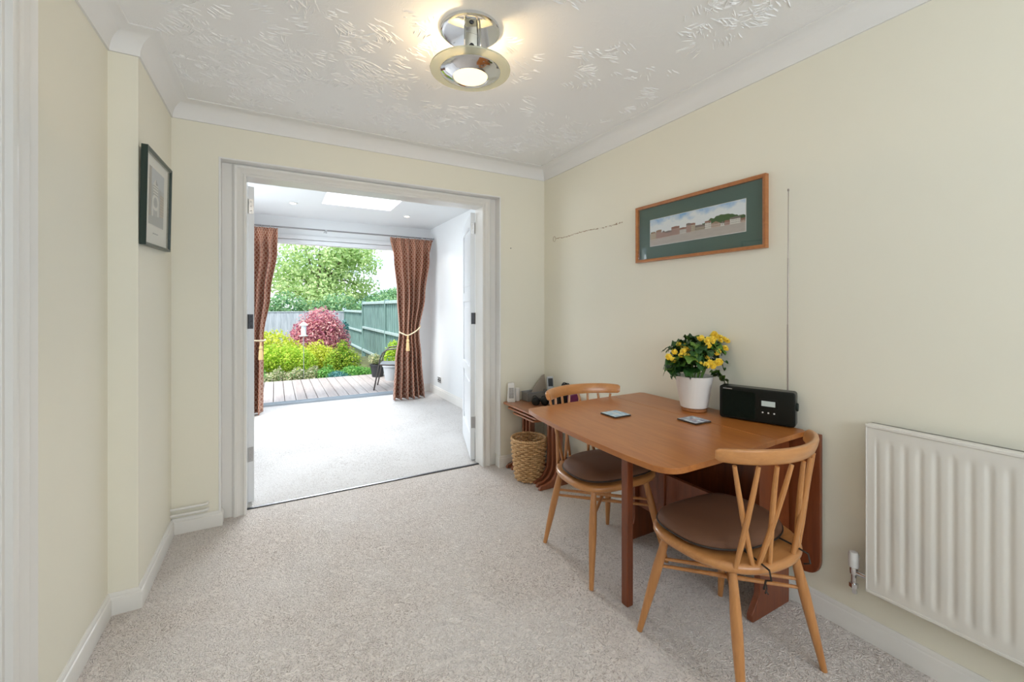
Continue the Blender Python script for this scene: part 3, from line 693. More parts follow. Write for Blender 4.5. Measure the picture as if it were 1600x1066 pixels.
o = M().prism(hp, TXW-.017, TXW+.003, 'x').build('drop_leaf', m_teak_edge, r, bevel=.004); o['label'] = 'hanging leaf folded down against the wall'
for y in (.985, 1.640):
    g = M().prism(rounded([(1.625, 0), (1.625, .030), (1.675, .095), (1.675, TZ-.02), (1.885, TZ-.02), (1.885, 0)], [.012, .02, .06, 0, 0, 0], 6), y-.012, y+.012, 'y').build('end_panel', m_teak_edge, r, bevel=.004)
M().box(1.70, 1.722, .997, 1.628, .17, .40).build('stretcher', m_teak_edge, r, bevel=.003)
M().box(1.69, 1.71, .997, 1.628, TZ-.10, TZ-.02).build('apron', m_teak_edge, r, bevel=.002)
# gate
gy = 1.285
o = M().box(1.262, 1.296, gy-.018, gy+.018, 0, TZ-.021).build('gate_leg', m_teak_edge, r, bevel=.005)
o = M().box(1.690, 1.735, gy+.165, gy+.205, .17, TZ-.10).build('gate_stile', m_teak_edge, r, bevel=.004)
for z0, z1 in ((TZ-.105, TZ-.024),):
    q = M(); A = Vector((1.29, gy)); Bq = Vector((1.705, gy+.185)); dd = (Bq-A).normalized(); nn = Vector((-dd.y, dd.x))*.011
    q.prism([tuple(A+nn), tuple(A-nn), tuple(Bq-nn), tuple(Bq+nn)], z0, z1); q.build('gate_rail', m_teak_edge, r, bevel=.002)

# ---- chairs. local: +y is the front, origin at floor centre
def seat_outline(s=1.0, n=64):
    out = []
    for k in range(n):
        q = 2*PI*k/n; c, sn = math.cos(q), math.sin(q)
        e = .64 if sn > 0 else .84
        x = .232*s*abs(c)**e*(1 if c > 0 else -1); y = .205*s*abs(sn)**e*(1 if sn > 0 else -1)
        x *= (1+.06*(y/.2))        # wider at the front
        out.append((x, y))
    return out
def make_chair():
    r = empty('dining_chair')
    so = seat_outline(); w = M(); n = len(so)
    rings = [(.90, .392), (.97, .398), (1.0, .408), (1.0, .418), (.975, .426), (.93, .428), (.5, .422), (.02, .42)]
    vs = [(x*k, y*k, z) for k, z in rings for x, y in so]
    fs = [(i*n+j, i*n+(j+1) % n, (i+1)*n+(j+1) % n, (i+1)*n+j) for i in range(len(rings)-1) for j in range(n)]
    fs += [tuple(range(n))[::-1], tuple((len(rings)-1)*n+k for k in range(n))]
    w.add(vs, fs)
    w.build('seat', m_beech_h, r, smooth=50)
    # cushion, with piping
    w = M(); rings = [(.02, .432), (.85, .431), (.92, .437), (.945, .447), (.93, .458), (.86, .470), (.70, .480), (.45, .484), (.2, .484), (.02, .484)]
    cu = seat_outline(1.0)
    vs = []
    for i, (k, z) in enumerate(rings):
        for x, y in cu:
            dz = .005*mn.noise(Vector((x*k*9, y*k*9, i*.3))) if i > 3 else 0
            yy = y*k; yy = yy if yy > 0 else yy*.70; vs.append((x*k*(1-.06*max(0, -y)/.2), yy, z+dz))
    fs = [(i*n+j, i*n+(j+1) % n, (i+1)*n+(j+1) % n, (i+1)*n+j) for i in range(len(rings)-1) for j in range(n)]
    fs += [tuple(range(n))[::-1], tuple((len(rings)-1)*n+k for k in range(n))]
    w.add(vs, fs); cs = w.build('cushion', m_cushion, r, smooth=60)
    w = M(); pp = [(x*.947*(1-.06*max(0, -y)/.2), y*.947*(1 if y > 0 else .70), .446) for x, y in cu]; w.tube(pp+[pp[0]], .0032, 6, caps=False); w.build('piping', m_pipe, cs)
    for s in (-1, 1):
        w = M()
        w.tube([(s*.09, -.125, .440), (s*.095, -.165, .436), (s*.10, -.212, .428), (s*.10, -.218, .40), (s*.098, -.20, .390)]+([(s*.10, -.195, .36)] if s < 0 else []), .003, 6)
        if s < 0: w.tube([(s*.10, -.20, .383), (s*.112, -.212, .376), (s*.116, -.21, .362), (s*.104, -.205, .362), (s*.095, -.205, .350)], .0022, 6)
        w.build('tie', m_pipe, cs)
    # legs: turned, splayed, swelling in the middle
    for sx, sy in ((-1, 1), (1, 1), (-1, -1), (1, -1)):
        top = Vector((sx*.155, sy*.130, .402)); bot = Vector((sx*(.226 if sy > 0 else .208), sy*.203, 0))
        P = [top.lerp(bot, k/10) for k in range(11)]
        rad = [.011, .0135, .0155, .017, .0175, .017, .016, .0145, .013, .0115, .010]
        w = M(); w.tube(P, rad, 14); w.build('leg', m_beech, r)
    def onleg(sx, sy, z):
        top = Vector((sx*.155, sy*.130, .402)); bot = Vector((sx*(.226 if sy > 0 else .208), sy*.203, 0)); return top.lerp(bot, 1-z/.402)
    # stretchers: a doubled diagonal and a single crossing one
    for z in (.290, .262):
        a, b = onleg(-1, 1, z), onleg(1, -1, z); w = M()
        w.tube([a, a.lerp(b, .5), b], [.0055, .0085, .0055], 10); w.build('stretcher', m_beech, r)
    a, b = onleg(1, 1, .276), onleg(-1, -1, .276); w = M()
    w.tube([a, a.lerp(b, .5), b], [.0055, .0085, .0055], 10); w.build('stretcher', m_beech, r)
    # crest rail: bent in plan
    def crest_xy(u):   # u -1..1
        q = u*R(52); rad_ = .300
        return rad_*math.sin(q)*1.0, -.238-(rad_*(math.cos(q)-1))*.92
    def topz(u): return .803
    w = M(); N = 48; vs = []; K = 12
    for i in range(N+1):
        u = -1+2*i/N; x, y = crest_xy(u); x2, y2 = crest_xy(u+.01); tx, ty = x2-x, y2-y; L = math.hypot(tx, ty); nx, ny = ty/L, -tx/L  # outward
        hh = .0265*(1-.22*u**6); th = .0125
        e = min(1, (1-abs(u))*22+.45); hh *= e**.4; th *= e**.5
        for k in range(K):
            q = 2*PI*k/K; c, s_ = math.cos(q), math.sin(q)
            c = abs(c)**.7*(1 if c > 0 else -1); s_ = abs(s_)**.7*(1 if s_ > 0 else -1)
            o_ = c*th+s_*hh*.28
            vs.append((x+nx*o_, y+ny*o_, topz(u)-.0265+s_*hh))
    fs = [(i*K+k, i*K+(k+1) % K, (i+1)*K+(k+1) % K, (i+1)*K+k) for i in range(N) for k in range(K)]
    fs += [tuple(range(K))[::-1], tuple(N*K+k for k in range(K))]
    w.add(vs, fs); w.build('backrest', m_beech_h, r, smooth=50)
    # lattice of eight crossing spindles
    tops = [-.80, -.54, -.32, -.11, .11, .32, .54, .80]
    bots = [-.70, -1.0, -.36, -.61, .61, .36, 1.0, .70]
    for a, b in zip(tops, bots):
        x, y = crest_xy(a); P1 = Vector((x, y, .748)); bx = b*.165
        P0 = Vector((bx, -.192+.045*(bx/.165)**2, .418)); w = M()
        fwd = -.003 if (tops.index(a) % 2) else .003
        mid = P0.lerp(P1, .5)+Vector((0, fwd, 0))
        w.tube([P0, P0.lerp(mid, .5)+Vector((0, fwd*.3, 0)), mid, mid.lerp(P1, .5)+Vector((0, fwd*.3, 0)), P1], [.0075, .0085, .0085, .0078, .0065], 10); w.build('spindle', m_beech, r)
    return r
ch = make_chair(); ch.location = (1.432, .945, 0); ch.rotation_euler = (0, 0, R(-3))
tag(ch, 'nearest honey beech spindle chair with brown cushion, back to camera', 'chair', 'spindle-back chairs at the dining table')
c2 = copy_tree(ch); c2.location = (1.440, 1.620, 0); c2.rotation_euler = (0, 0, R(178))
tag(c2, 'honey beech spindle chair tucked in at the far side of table', 'chair', 'spindle-back chairs at the dining table')

# ---- things on the table
def colored(name, nu, nv, pos, colf, parent, mt=None):
    m = M(); m.grid(pos, nu, nv); me = bpy.data.meshes.new(name); me.from_pydata(m.v, [], m.f)
    ca = me.color_attributes.new('Col', 'FLOAT_COLOR', 'POINT')
    for j in range(nv+1):
        for i in range(nu+1):
            c = colf(i/nu, j/nv); ca.data[j*(nu+1)+i].color = (*c, 1)
    me.materials.append(mt or m_art); o = bpy.data.objects.new(name, me); col.objects.link(o); o.parent = parent; return o
def coaster(x, y, rz, base, accent, label, seed):
    r = empty('coaster', (x, y, TZ), rz); tag(r, label, 'coaster', 'square coasters on the dining table')
    M().box(-.049, .049, -.049, .049, .0005, .0065).build('cork_base', mat('dark_board', (.05, .03, .02), .7), r, bevel=.002)
    def cf(u, v):
        q = mn.fractal(Vector((u*5+seed, v*5, seed)), 1, 2, 4); d = math.hypot(u-.5, v-.5)
        k = max(0, min(1, .5+q*.9)); c = [lerp(a, b, k) for a, b in zip(base, (.62, .74, .80))]
        if d < .16+.05*q: c = [lerp(a, b, .6) for a, b in zip(c, accent)]
        return c
    colored('picture', 40, 40, lambda u, v: (-.047+.094*u, -.047+.094*v, .0072), cf, r, mt=m_gloss_art)
m_gloss_art = vcol('laminated_art', .3)
coaster(1.386, 1.466, R(0), (.22, .42, .60), (.75, .72, .68), 'blue square coaster nearer the far chair', 1)
coaster(1.612, 1.222, R(-2), (.14, .13, .22), (.42, .22, .24), 'dark purple square coaster in front of the flower pot', 7)
# radio
ra = math.atan2(.942-1.211, 1.870-1.772)   # direction along its front face
r = empty('radio', (1.772, 1.211, TZ), ra); tag(r, 'black portable radio with raised aerial and small lit display', 'radio')
# local +x along front (left to right seen from room), +y toward the wall
L = .286; Hh = .147; Dp = .062
M().prism(rounded([(0, .004), (L, .004), (L, Hh), (0, Hh)], [.012]*4, 6), 0, Dp, 'y').build('body', m_black, r, bevel=.006, seg=3)
m_grille = mat('speaker_mesh', (.002, .006, .003), .7, spec=.15); t = NT(m_grille); vo = t.new('ShaderNodeTexVoronoi'); vo.inputs['Scale'].default_value = 260; t.l.new(t.coord(), vo.inputs['Vector']); t.bump(vo.outputs['Distance'], .6, .002)
M().prism(rounded([(.012, .014), (.142, .014), (.142, Hh-.016), (.012, Hh-.016)], [.008]*4, 4), -.002, .002, 'y').build('speaker_grille', m_grille, r)
M().box(.158, .226, -.0015, .002, .070, .108).build('display_bezel', m_black, r, bevel=.002)
M().box(.166, .216, -.0025, .0, .078, .100).build('display', emit('grey_lcd', (.38, .43, .40), .28), r)
for i in range(3):
    M().lathe([(.0001, .003), (.003, .002), (.0035, 0)], mat=Matrix.Translation((.170+.021*i, -.0005, .050)) @ Matrix.Rotation(PI/2, 4, 'X'), n=12).build('button', m_whitep, r)
M().box(.016, .052, -.0028, .0, .1345, .1375).build('badge', m_steel, r)
M().lathe([(.017, 0), (.017, .005), (.015, .007), (.0001, .007)], mat=Matrix.Translation((L, .03, .085)) @ Matrix.Rotation(PI/2, 4, 'Y'), n=20).build('tuning_knob', m_black2, r)
w = M(); ax = .254; w.tube([(ax, .045, Hh-.004), (ax, .045, Hh+.28)], .003, 8); w.tube([(ax, .045, Hh+.27), (ax+.001, .045, Hh+.56)], .0023, 8); w.tube([(ax+.001, .045, Hh+.55), (ax+.002, .046, Hh+.842)], .0016, 8)
w.lathe([(.0001, .842), (.0035, .843), (.0035, .852), (.0001, .854)], (ax+.002, .046, Hh), n=10); w.build('aerial', mat('dull_aerial_metal', (.30, .25, .22), .4, .7), r)
# flower pot
r = empty('begonia_plant', (1.783, 1.352, TZ)); tag(r, 'yellow begonia in a white ceramic pot beside the radio', 'potted plant')
M().lathe([(.052, .001), (.056, .003), (.058, .014), (.050, .016), (.0001, .016)], n=36).build('saucer', mat('terracotta', (.42, .17, .06), .6), r)
M().lathe([(.052, .015), (.060, .020), (.066, .05), (.0845, .163), (.086, .168), (.083, .170), (.080, .165), (.066, .06), (.0001, .05)], n=48).build('pot', mat('white_ceramic', (.83, .80, .76), .35), r)
M().lathe([(.0001, .15), (.079, .146)], n=30).build('soil', m_soil, r)
rng = random.Random(21)
def blossom(w, c, nrm, rad):
    nrm = Vector(nrm).normalized(); q = nrm.to_track_quat('Z', 'Y').to_matrix().to_4x4(); T = Matrix.Translation(c) @ q
    for ring_, (np_, rr, lift, cup) in enumerate(((6, 1.0, 0, .25), (5, .68, .22, .55), (4, .40, .36, .9))):
        for k in range(np_):
            a = 2*PI*k/np_+ring_*.5
            def fn(u, v, a=a, rr=rr, lift=lift, cup=cup):
                uu = (u-.5)*2; rr_ = rad*rr*v; wd = rad*rr*.62*math.sin(PI*min(1, .12+v*.86))**.6*uu
                z = rad*(lift+cup*v*v*.6+.12*uu*uu)
                return (rr_*math.cos(a)-wd*math.sin(a), rr_*math.sin(a)+wd*math.cos(a), z)
            w.grid(fn, 4, 4, mat=T)
m_pet = mat('yellow_petals', (.90, .56, .035), .5); t = NT(m_pet); gi = t.new('ShaderNodeNewGeometry'); t.color(t.ramp(gi.outputs['Random Per Island'], [(0, (.96, .60, .02)), (1, (1, .84, .14))]))
m_bleaf = mat('begonia_leaf', (.03, .10, .02), .3); t = NT(m_bleaf); gi = t.new('ShaderNodeNewGeometry'); t.color(t.ramp(gi.outputs['Random Per Island'], [(0, (.014, .055, .014)), (.6, (.03, .10, .02)), (1, (.12, .24, .035))]))
t.bump(t.noise(t.coord(), 60, 2), .3, .004)
m_stem = mat('green_stem', (.12, .24, .04), .5)
# image-plane basis at the plant: s = screen right, t = toward camera
srt = Vector((math.cos(R(28.6)), -math.sin(R(28.6)), 0)); tow = Vector((-math.sin(R(28.6)), -math.cos(R(28.6)), 0))
def PP(a, h, b=0): return srt*a+tow*b+Vector((0, 0, h))
wl = M(); ws = M()
def bleaf(w, base, tip, wdt, seed, droop=.3):
    base, tip = Vector(base), Vector(tip); d = tip-base; L_ = d.length; d.normalize()
    s_ = d.cross(Vector((0, 0, 1)));  s_ = s_.normalized() if s_.length > .1 else srt.copy()
    s_ = (s_+Vector((0, 0, rng.uniform(-.3, .3)))).normalized(); nn = s_.cross(d).normalized()
    def fn(u, v):
        uu = (u-.5)*2; prof = (math.sin(PI*(v**.75)))**.75 if 0 < v < 1 else 0
        ww = wdt*prof*(1+.04*math.sin(v*17+seed)); 
        return base+d*L_*(v*(1-.06*abs(uu)))+s_*uu*ww+nn*(abs(uu)*wdt*.28*prof+.10*L_*math.sin(v*PI)+.01*math.sin(v*15+seed+uu*2))-Vector((0, 0, droop*L_*v*v))
    w.grid(fn, 6, 8)
for k in range(66):
    a = rng.uniform(0, 2*PI); hgt = rng.uniform(.195, .33); q = rng.uniform(.0, 1)
    rr0 = .07*q; rr1 = rr0+rng.uniform(.05, .085); 
    if hgt > .27: rr1 *= .9
    sx = -.015 if hgt < .28 else .03
    base = Vector((math.cos(a)*rr0+sx, math.sin(a)*rr0*.8, hgt)); tip = Vector((math.cos(a)*(rr1+.03)+sx, math.sin(a)*(rr1+.03)*.75, hgt+.012+rng.uniform(-.02, .03)))
    bleaf(wl, base, tip, rng.uniform(.030, .044), k)
for (a, h, a2, h2, b) in ((-.10, .25, -.145, .205, .03), (-.09, .235, -.135, .175, .05), (.08, .22, .15, .25, .02), (.08, .23, .15, .21, .0), (.05, .20, .12, .14, .06), (.07, .18, .145, .132, .05), (.06, .30, .15, .30, 0), (.05, .19, .10, .17, .07), (-.08, .2, -.11, .165, .04), (-.06, .26, -.13, .27, .0)):
    bleaf(wl, PP(a, h, b), PP(a2, h2, b+.01), .034, a*50, .15)
wl.build('leaves', m_bleaf, r, smooth=180)
# flowers: (offset right, height, toward camera)
fl_ = [(-.142, .262, .03), (-.128, .250, .05), (-.112, .285, .02), (-.092, .272, .05), (-.070, .270, .06), (-.062, .296, .03), (-.05, .262, .07), (-.078, .288, .04), (-.045, .292, .03), (-.082, .318, 0), (-.055, .312, .01), (-.03, .308, .02),
       (-.022, .235, .09), (.0, .232, .1), (.018, .245, .1), (.03, .228, .1), (.048, .238, .09), (.062, .246, .09), (-.034, .258, .08), (.012, .262, .08),
       (.0, .345, .03), (.015, .352, .02), (.03, .335, .04), (.042, .345, .03), (.055, .338, .04), (.028, .318, .06), (.068, .345, .02), (.058, .285, .07), (.072, .29, .06), (.078, .362, 0), (.095, .358, .0), (.112, .352, 0), (.125, .345, .01), (.138, .335, .01), (.085, .372, 0), (.118, .302, .03), (.100, .338, .02)]
for (a, h, b) in fl_:
    w = M(); c = PP(a*1.03+.012, h, b); nr = tow*.8+Vector((rng.uniform(-.5, .5), rng.uniform(-.3, .3), rng.uniform(.1, .9)))
    blossom(w, c, nr, rng.uniform(.0135, .0185)); w.build('flower', m_pet, r, smooth=180)
    ws.tube([c, c*.75+Vector((0, 0, h*.22)), Vector((c.x*.25, c.y*.25, .15+.3*(h-.15)))], .0016, 5)
for k in range(12):
    a = k*PI/6; ws.tube([(.03*math.cos(a), .03*math.sin(a), .145), (.05*math.cos(a), .05*math.sin(a), .20), (.06*math.cos(a), .055*math.sin(a), .26)], .0035, 6)
ws.build('stems', m_stem, r)

# ---- nest of tables
def nest(x0, x1, y0, y1, zt, label):
    xc = (x0+x1)/2
    r = empty('nesting_table', (0, 0, 0)); tag(r, label, 'side table', 'nest of three teak tables')
    M().prism(rounded([(x0, y0), (x1, y0), (x1, y1), (x0, y1)], [.02]*4, 5), zt-.014, zt).build('table_top', m_nest, r, bevel=.004)
    for y in (y0+.025, y1-.025):
        w = M(); th = .022
        foot = [(x0+.02, 0), (x0+.02, .014), (x0+.035, .027), (x0+.075, .032), (xc-.060, .052), (xc-.030, .10), (xc-.022, .17), (xc-.022, zt-.014), (xc+.022, zt-.014), (xc+.022, .17), (xc+.030, .10), (xc+.060, .052), (x1-.075, .032), (x1-.035, .027), (x1-.02, .014), (x1-.02, 0)]
        w.prism(rounded(foot, [.005, .012, .02, .05, .06, .08, .1, 0, 0, .1, .08, .06, .05, .02, .012, .005], 5), y-th/2, y+th/2, 'y'); w.build('leg', m_nestleg, r, bevel=.005, smooth=30)
    M().box(xc-.012, xc+.012, y0+.036, y1-.036, zt-.050, zt-.014).build('rail', m_nestleg, r)
nest(1.530, 1.905, 2.338, 2.838, .505, 'largest teak nesting table in corner, holding phone and grey tray')
nest(1.545, 1.890, 2.392, 2.790, .475, 'middle teak nesting table under the largest one')
nest(1.560, 1.875, 2.446, 2.742, .445, 'smallest teak nesting table, lowest in the nest')
# ---- wicker basket
r = empty('wicker_basket', (1.600, 2.570, 0)); tag(r, 'round woven wicker waste basket under the nesting tables', 'basket')
m_wick = mat('woven_wicker', (.46, .27, .12), .6); t = NT(m_wick); t.color(t.ramp(t.noise(t.coord(), 30, 3), [(.3, (.58, .35, .16)), (.65, (.72, .47, .24))]))
w = M(); rows = 18; st = 24
def rw(z): return .088+.034*(z/.29)**.8
for j in range(rows):
    z = .012+.0155*j; P = []
    for k in range(st*4+1):
        a = 2*PI*k/(st*4); rr = rw(z)+.0085*math.sin(st/2*a+PI*(j % 2))
        P.append((rr*math.cos(a), rr*math.sin(a), z+.0012*math.sin(a*11+j)))
    w.tube(P, .0066, 7, caps=False)
w.build('weave', m_wick, r)
w = M()
for k in range(st):
    a = 2*PI*(k+.5)/st; w.tube([(rw(z)*math.cos(a), rw(z)*math.sin(a), z) for z in (.0, .1, .2, .285)], .004, 6)
w.build('stakes', m_wick, r)
w = M(); P = []; P2 = []
for k in range(97):
    a = 2*PI*k/96; rr = rw(.29)
    P.append(((rr+.004*math.sin(a*24))*math.cos(a), (rr+.004*math.sin(a*24))*math.sin(a), .292+.004*math.cos(a*24)))
    P2.append(((rr-.004*math.sin(a*24))*math.cos(a), (rr-.004*math.sin(a*24))*math.sin(a), .292-.004*math.cos(a*24)))
w.tube(P, .0065, 7, caps=False); w.tube(P2, .0065, 7, caps=False); w.build('rim', m_wick, r)
M().lathe([(.0001, .004), (.086, .004), (.086, .010), (.0001, .010)], n=32).build('bottom', m_wick, r)
# ---- things on the nest
ZN = .505
r = empty('air_freshener', (1.585, 2.800, ZN), R(-25)); tag(r, 'white upright air freshener with dark slotted front', 'air freshener')
M().prism(rounded([(-.030, 0), (.030, 0), (.023, .148), (-.023, .148)], [.006, .006, .014, .014], 5), -.017, .017, 'y').build('body', m_whitep, r, bevel=.006, seg=3)
w = M()
for j in range(9):
    for i in range(5):
        x = -.015+.0075*i; z = .035+.009*j; w.box(x-.0026, x+.0026, -.0185, -.0168, z-.0024, z+.0024)
w.build('grille', m_darkm, r)
r = empty('white_canister', (1.645, 2.812, ZN)); tag(r, 'small white canister between air freshener and grey tray', 'canister')
M().lathe([(.0001, 0), (.018, .001), (.019, .004), (.019, .085), (.0001, .085)], n=28).build('body', m_whitep, r)
M().lathe([(.019, .086), (.019, .098), (.016, .101), (.0001, .101)], n=28).build('cap', m_whitep, r)
r = empty('storage_tray', (1.795, 2.784, ZN), R(3)); tag(r, 'grey fabric tray on the nesting table below the leaning card', 'tray')
w = M(); w.box(-.10, .10, -.045, .045, 0, .006); w.box(-.10, -.094, -.045, .045, 0, .065); w.box(.094, .10, -.045, .045, 0, .065); w.box(-.10, .10, -.045, -.039, 0, .065); w.box(-.10, .10, .039, .045, 0, .065)
w.build('box', mat('grey_felt', (.26, .25, .235), .9), r, bevel=.002)
w = M(); w.tube([(-.1, -.045, .066), (.1, -.045, .066), (.1, .045, .066), (-.1, .045, .066), (-.1, -.045, .066)], .004, 6); w.build('rim', m_greyp, r)
o = M().prism([(-.055, .05), (-.02, .0), (.09, .0), (.085, .175), (.06, .168)], -.0015, .0015, 'y').build('card', mat('brown_card', (.42, .36, .30), .8)); o.location = (1.825, 2.800, ZN+.010); o.rotation_euler = (R(-8), 0, R(3))
tag(o, 'slanted grey-brown card standing in the grey tray', 'card')
r = empty('cordless_phone', (1.845, 2.645, ZN), R(-20)); tag(r, 'grey cordless telephone handset upright in its cradle', 'telephone')
M().prism(rounded([(-.045, 0), (.045, 0), (.04, .03), (-.04, .03)], [.004, .004, .012, .012], 4), -.04, .04, 'y').build('cradle', m_greyp, r, bevel=.004)
h = M().prism(rounded([(-.023, .03), (.023, .03), (.025, .195), (-.025, .195)], [.01]*4, 5), -.012, .012, 'y').build('handset', mat('silver_plastic', (.42, .43, .44), .35), r, bevel=.005, seg=3)
h.rotation_euler = (R(-10), 0, 0)
o = M().box(-.018, .018, -.0135, -.012, .120, .180).build('screen', m_black, h); M().box(-.018, .018, -.0133, -.012, .04, .095).build('keypad', m_black2, h)
r = empty('binoculars', (1.735, 2.630, ZN), R(150)); tag(r, 'black binoculars lying at the front of the nesting table', 'binoculars')
w = M()
for s in (-1, 1):
    w = M(); T = Matrix.Translation((s*.034, 0, .032)) @ Matrix.Rotation(PI/2, 4, 'X')
    w.lathe([(.0001, -.055), (.022, -.055), (.030, -.050), (.031, -.02), (.022, 0), (.019, .045), (.021, .06), (.0001, .06)], mat=T, n=24); w.build('barrel', m_black, r)
M().box(-.012, .012, -.02, .02, .024, .042).build('bridge', m_black2, r, bevel=.003)
r = empty('camera_bag', (1.822, 2.500, ZN), R(12)); tag(r, 'black camera bag with loose straps behind the far chair', 'camera bag')
M().prism(rounded([(-.06, 0), (.06, 0), (.055, .10), (-.055, .10)], [.01, .01, .02, .02], 5), -.035, .035, 'y').build('body', mat('black_nylon', (.012, .012, .014), .8), r, bevel=.01, seg=3)
w = M()
def strap(P):
    Q = [Vector(p) for p in P]; S = []
    for i in range(len(Q)-1):
        p0 = Q[max(i-1, 0)]; p1 = Q[i]; p2 = Q[i+1]; p3 = Q[min(i+2, len(Q)-1)]
        for k in range(6):
            s = k/6; S.append(.5*((2*p1)+(p2-p0)*s+(2*p0-5*p1+4*p2-p3)*s*s+(3*p1-p0-3*p2+p3)*s**3))
    S.append(Q[-1]); w.tube(S, [(.008, .0018)]*len(S), 6)
strap([(-.055, 0, .09), (-.075, 0, .12), (-.03, 0, .13), (.01, .01, .115), (.03, 0, .10)]); strap([(.0, -.01, .10), (.03, 0, .155), (.07, .01, .165), (.09, 0, .13), (.065, 0, .08)]); strap([(.04, .01, .1), (.08, .02, .15), (.11, 0, .145), (.10, 0, .10), (.06, 0, .06)])
w.build('strap', mat('black_webbing', (.015, .015, .018), .7), r)
o = M().box(-.009, .009, -.055, .055, 0, .098).build('notebook', mat('purple_cover', (.20, .02, .11), .6), bevel=.002); o.location = (1.868, 2.405, ZN); o.rotation_euler = (0, 0, R(-72)); tag(o, 'purple notebook standing beside the black camera bag', 'book')
w = M(); w.tube([(1.56, 2.80, .004), (1.54, 2.77, .05), (1.565, 2.745, .075), (1.60, 2.76, .05), (1.60, 2.79, .01), (1.64, 2.80, .003), (1.70, 2.80, .003)], .0025, 6)
o = w.build('cable', mat('brown_cable', (.10, .06, .04), .5)); tag(o, 'thin brown cable curling by the nesting table feet', 'cable')

# ---- pictures
def picture(name, wdt, hgt, fw, fd, mfr, label, mount_c, pw, ph, colf, py=0, nu=200, nv=60):
    # local: x along width, z up, -y toward the viewer, origin bottom centre on the wall
    r = empty(name); tag(r, label, 'picture')
    w = M(); a, b = wdt/2, hgt
    rings = [(0, 0), (0, fd), (fw*.35, fd), (fw, fd-.004), (fw, 0)]
    vs = []; m = len(rings)
    for sx, sz in ((-1, 0), (1, 0), (1, 1), (-1, 1)):
        for o_, d_ in rings: vs.append((sx*(a-o_), -d_, (o_ if sz == 0 else b-o_)))
    fs = [(i*m+k, ((i+1) % 4)*m+k, ((i+1) % 4)*m+(k+1) % m, i*m+(k+1) % m) for i in range(4) for k in range(m)]
    w.add(vs, fs); w.build('frame', mfr, r, smooth=20)
    M().box(-a+fw*.5, a-fw*.5, -.006, -.002, fw*.5, b-fw*.5).build('mount', mat(name+'_mount', mount_c, .8), r)
    M().box(-pw/2-.0025, pw/2+.0025, -.0075, -.006, b/2-ph/2+py-.0025, b/2+ph/2+py+.0025).build('mount_edge', m_whitep, r)
    colored('print', nu, nv, lambda u, v: (-pw/2+pw*u, -.0082, b/2-ph/2+py+ph*v), colf, r)
    M().add([(-a+fw*.6, -fd+.006, fw*.6), (a-fw*.6, -fd+.006, fw*.6), (a-fw*.6, -fd+.006, b-fw*.6), (-a+fw*.6, -fd+.006, b-fw*.6)], [(0, 1, 2, 3)]).build('glass', m_pane, r)
    return r
hs = []; q = 0.0; rg = random.Random(5)
while q < 1:
    wv = rg.uniform(.035, .10); hs.append((q, q+wv, rg.uniform(.36, .50), rg.choice([(.62, .60, .56), (.45, .30, .25), (.70, .68, .62), (.40, .34, .26), (.55, .42, .34), (.52, .44, .33)]), rg.choice([(.30, .16, .12), (.22, .18, .16), (.34, .22, .15)]), rg.random())); q += wv
def street(u, v):
    n_ = mn.fractal(Vector((u*9, v*3, 2)), 1, 2, 4); g = .24+.05*math.sin(u*2)
    if v < g+.02*math.sin(u*40)*0: 
        k = .5+.5*mn.noise(Vector((u*20, v*14, 0))); return (.46+.06*k, .42+.05*k, .38+.05*k)
    for x0, x1, top, c, rc, s in hs:
        if x0 <= u < x1:
            top = top+.05*math.sin(u*5); mid = (x0+x1)/2; rt = top+.07*(1-abs(u-mid)/(x1-x0)*2*(1 if s > .5 else .2))
            if v < top:
                fu = (u-x0)*90; fv = (v-g)*38
                if (fu % 1.4) < .45 and (fv % 2.4) > 1.3: return (.10, .09, .09)
                return c
            if v < rt: return rc
            break
    th = .50+.16*max(0, math.sin((u-.62)*9)) * (1 if u > .6 else 0)+.05*mn.noise(Vector((u*30, 0, 1)))
    if u > .6 and v < th: return (.07, .13, .05)
    if v < .53 and mn.noise(Vector((u*14, 5, 0))) > .12: return (.16, .20, .10)
    k = max(0, min(1, (v-.78)*3+n_*.7)); return (lerp(.80, .22, k), lerp(.84, .45, k), lerp(.86, .72, k))
p1 = picture('framed_street_picture', .765, .330, .016, .024, m_frame, 'long teak framed street print in green mount on right wall', (.085, .14, .115), .565, .150, street, .0, 420, 110)
p1.location = (XR, 1.463, 1.494); p1.rotation_euler = (R(-1.5)*0, 0, -R(90))
def tower(u, v):
    n_ = mn.fractal(Vector((u*6, v*9, 7)), 1, 2, 4)
    base = (.42+.1*n_, .44+.1*n_, .46+.1*n_)
    if v > .70: base = (.50, .54, .60)
    c = .42
    if abs(u-c) < .16 and .55 < v < .74: base = (.72, .72, .70) if int(v*60) % 3 else (.3, .3, .3)
    if abs(u-c) < .16*(1-(v-.74)/.10) and .74 <= v < .84: base = (.66, .66, .66) if u < c else (.25, .27, .3)
    d = math.hypot(u-c, (v-.42)*1.5)
    if v < .55 and .14 < d < .22: base = (.75, .75, .72)
    if v < .42 and abs(u-c) < .22 and abs(u-c) > .14: base = (.7, .7, .68)
    if u > .72 and v < .62: base = (.50, .42, .34) if int(v*40) % 2 else (.36, .32, .28)
    if u < .14: base = (.36, .33, .30)
    if v < .14+.08*u: base = (.36, .39, .41)
    return base
p2 = picture('framed_arch_picture', .465, .410, .013, .022, mat('dark_green_frame', (.012, .030, .022), .3), 'dark green framed arch print on left wall', (.82, .82, .78), .27, .25, tower, .02, 110, 110)
p2.location = (XL+.003, 2.465, 1.500); p2.rotation_euler = (R(1.5), R(-2.6), R(90))
w = M()
for i in range(9): w.box(-.05+.011*i, -.042+.011*i, -.0075, -.006, .062+.001*(i % 3), .066+.001*(i % 2))
w.build('caption', m_greyp, p2)

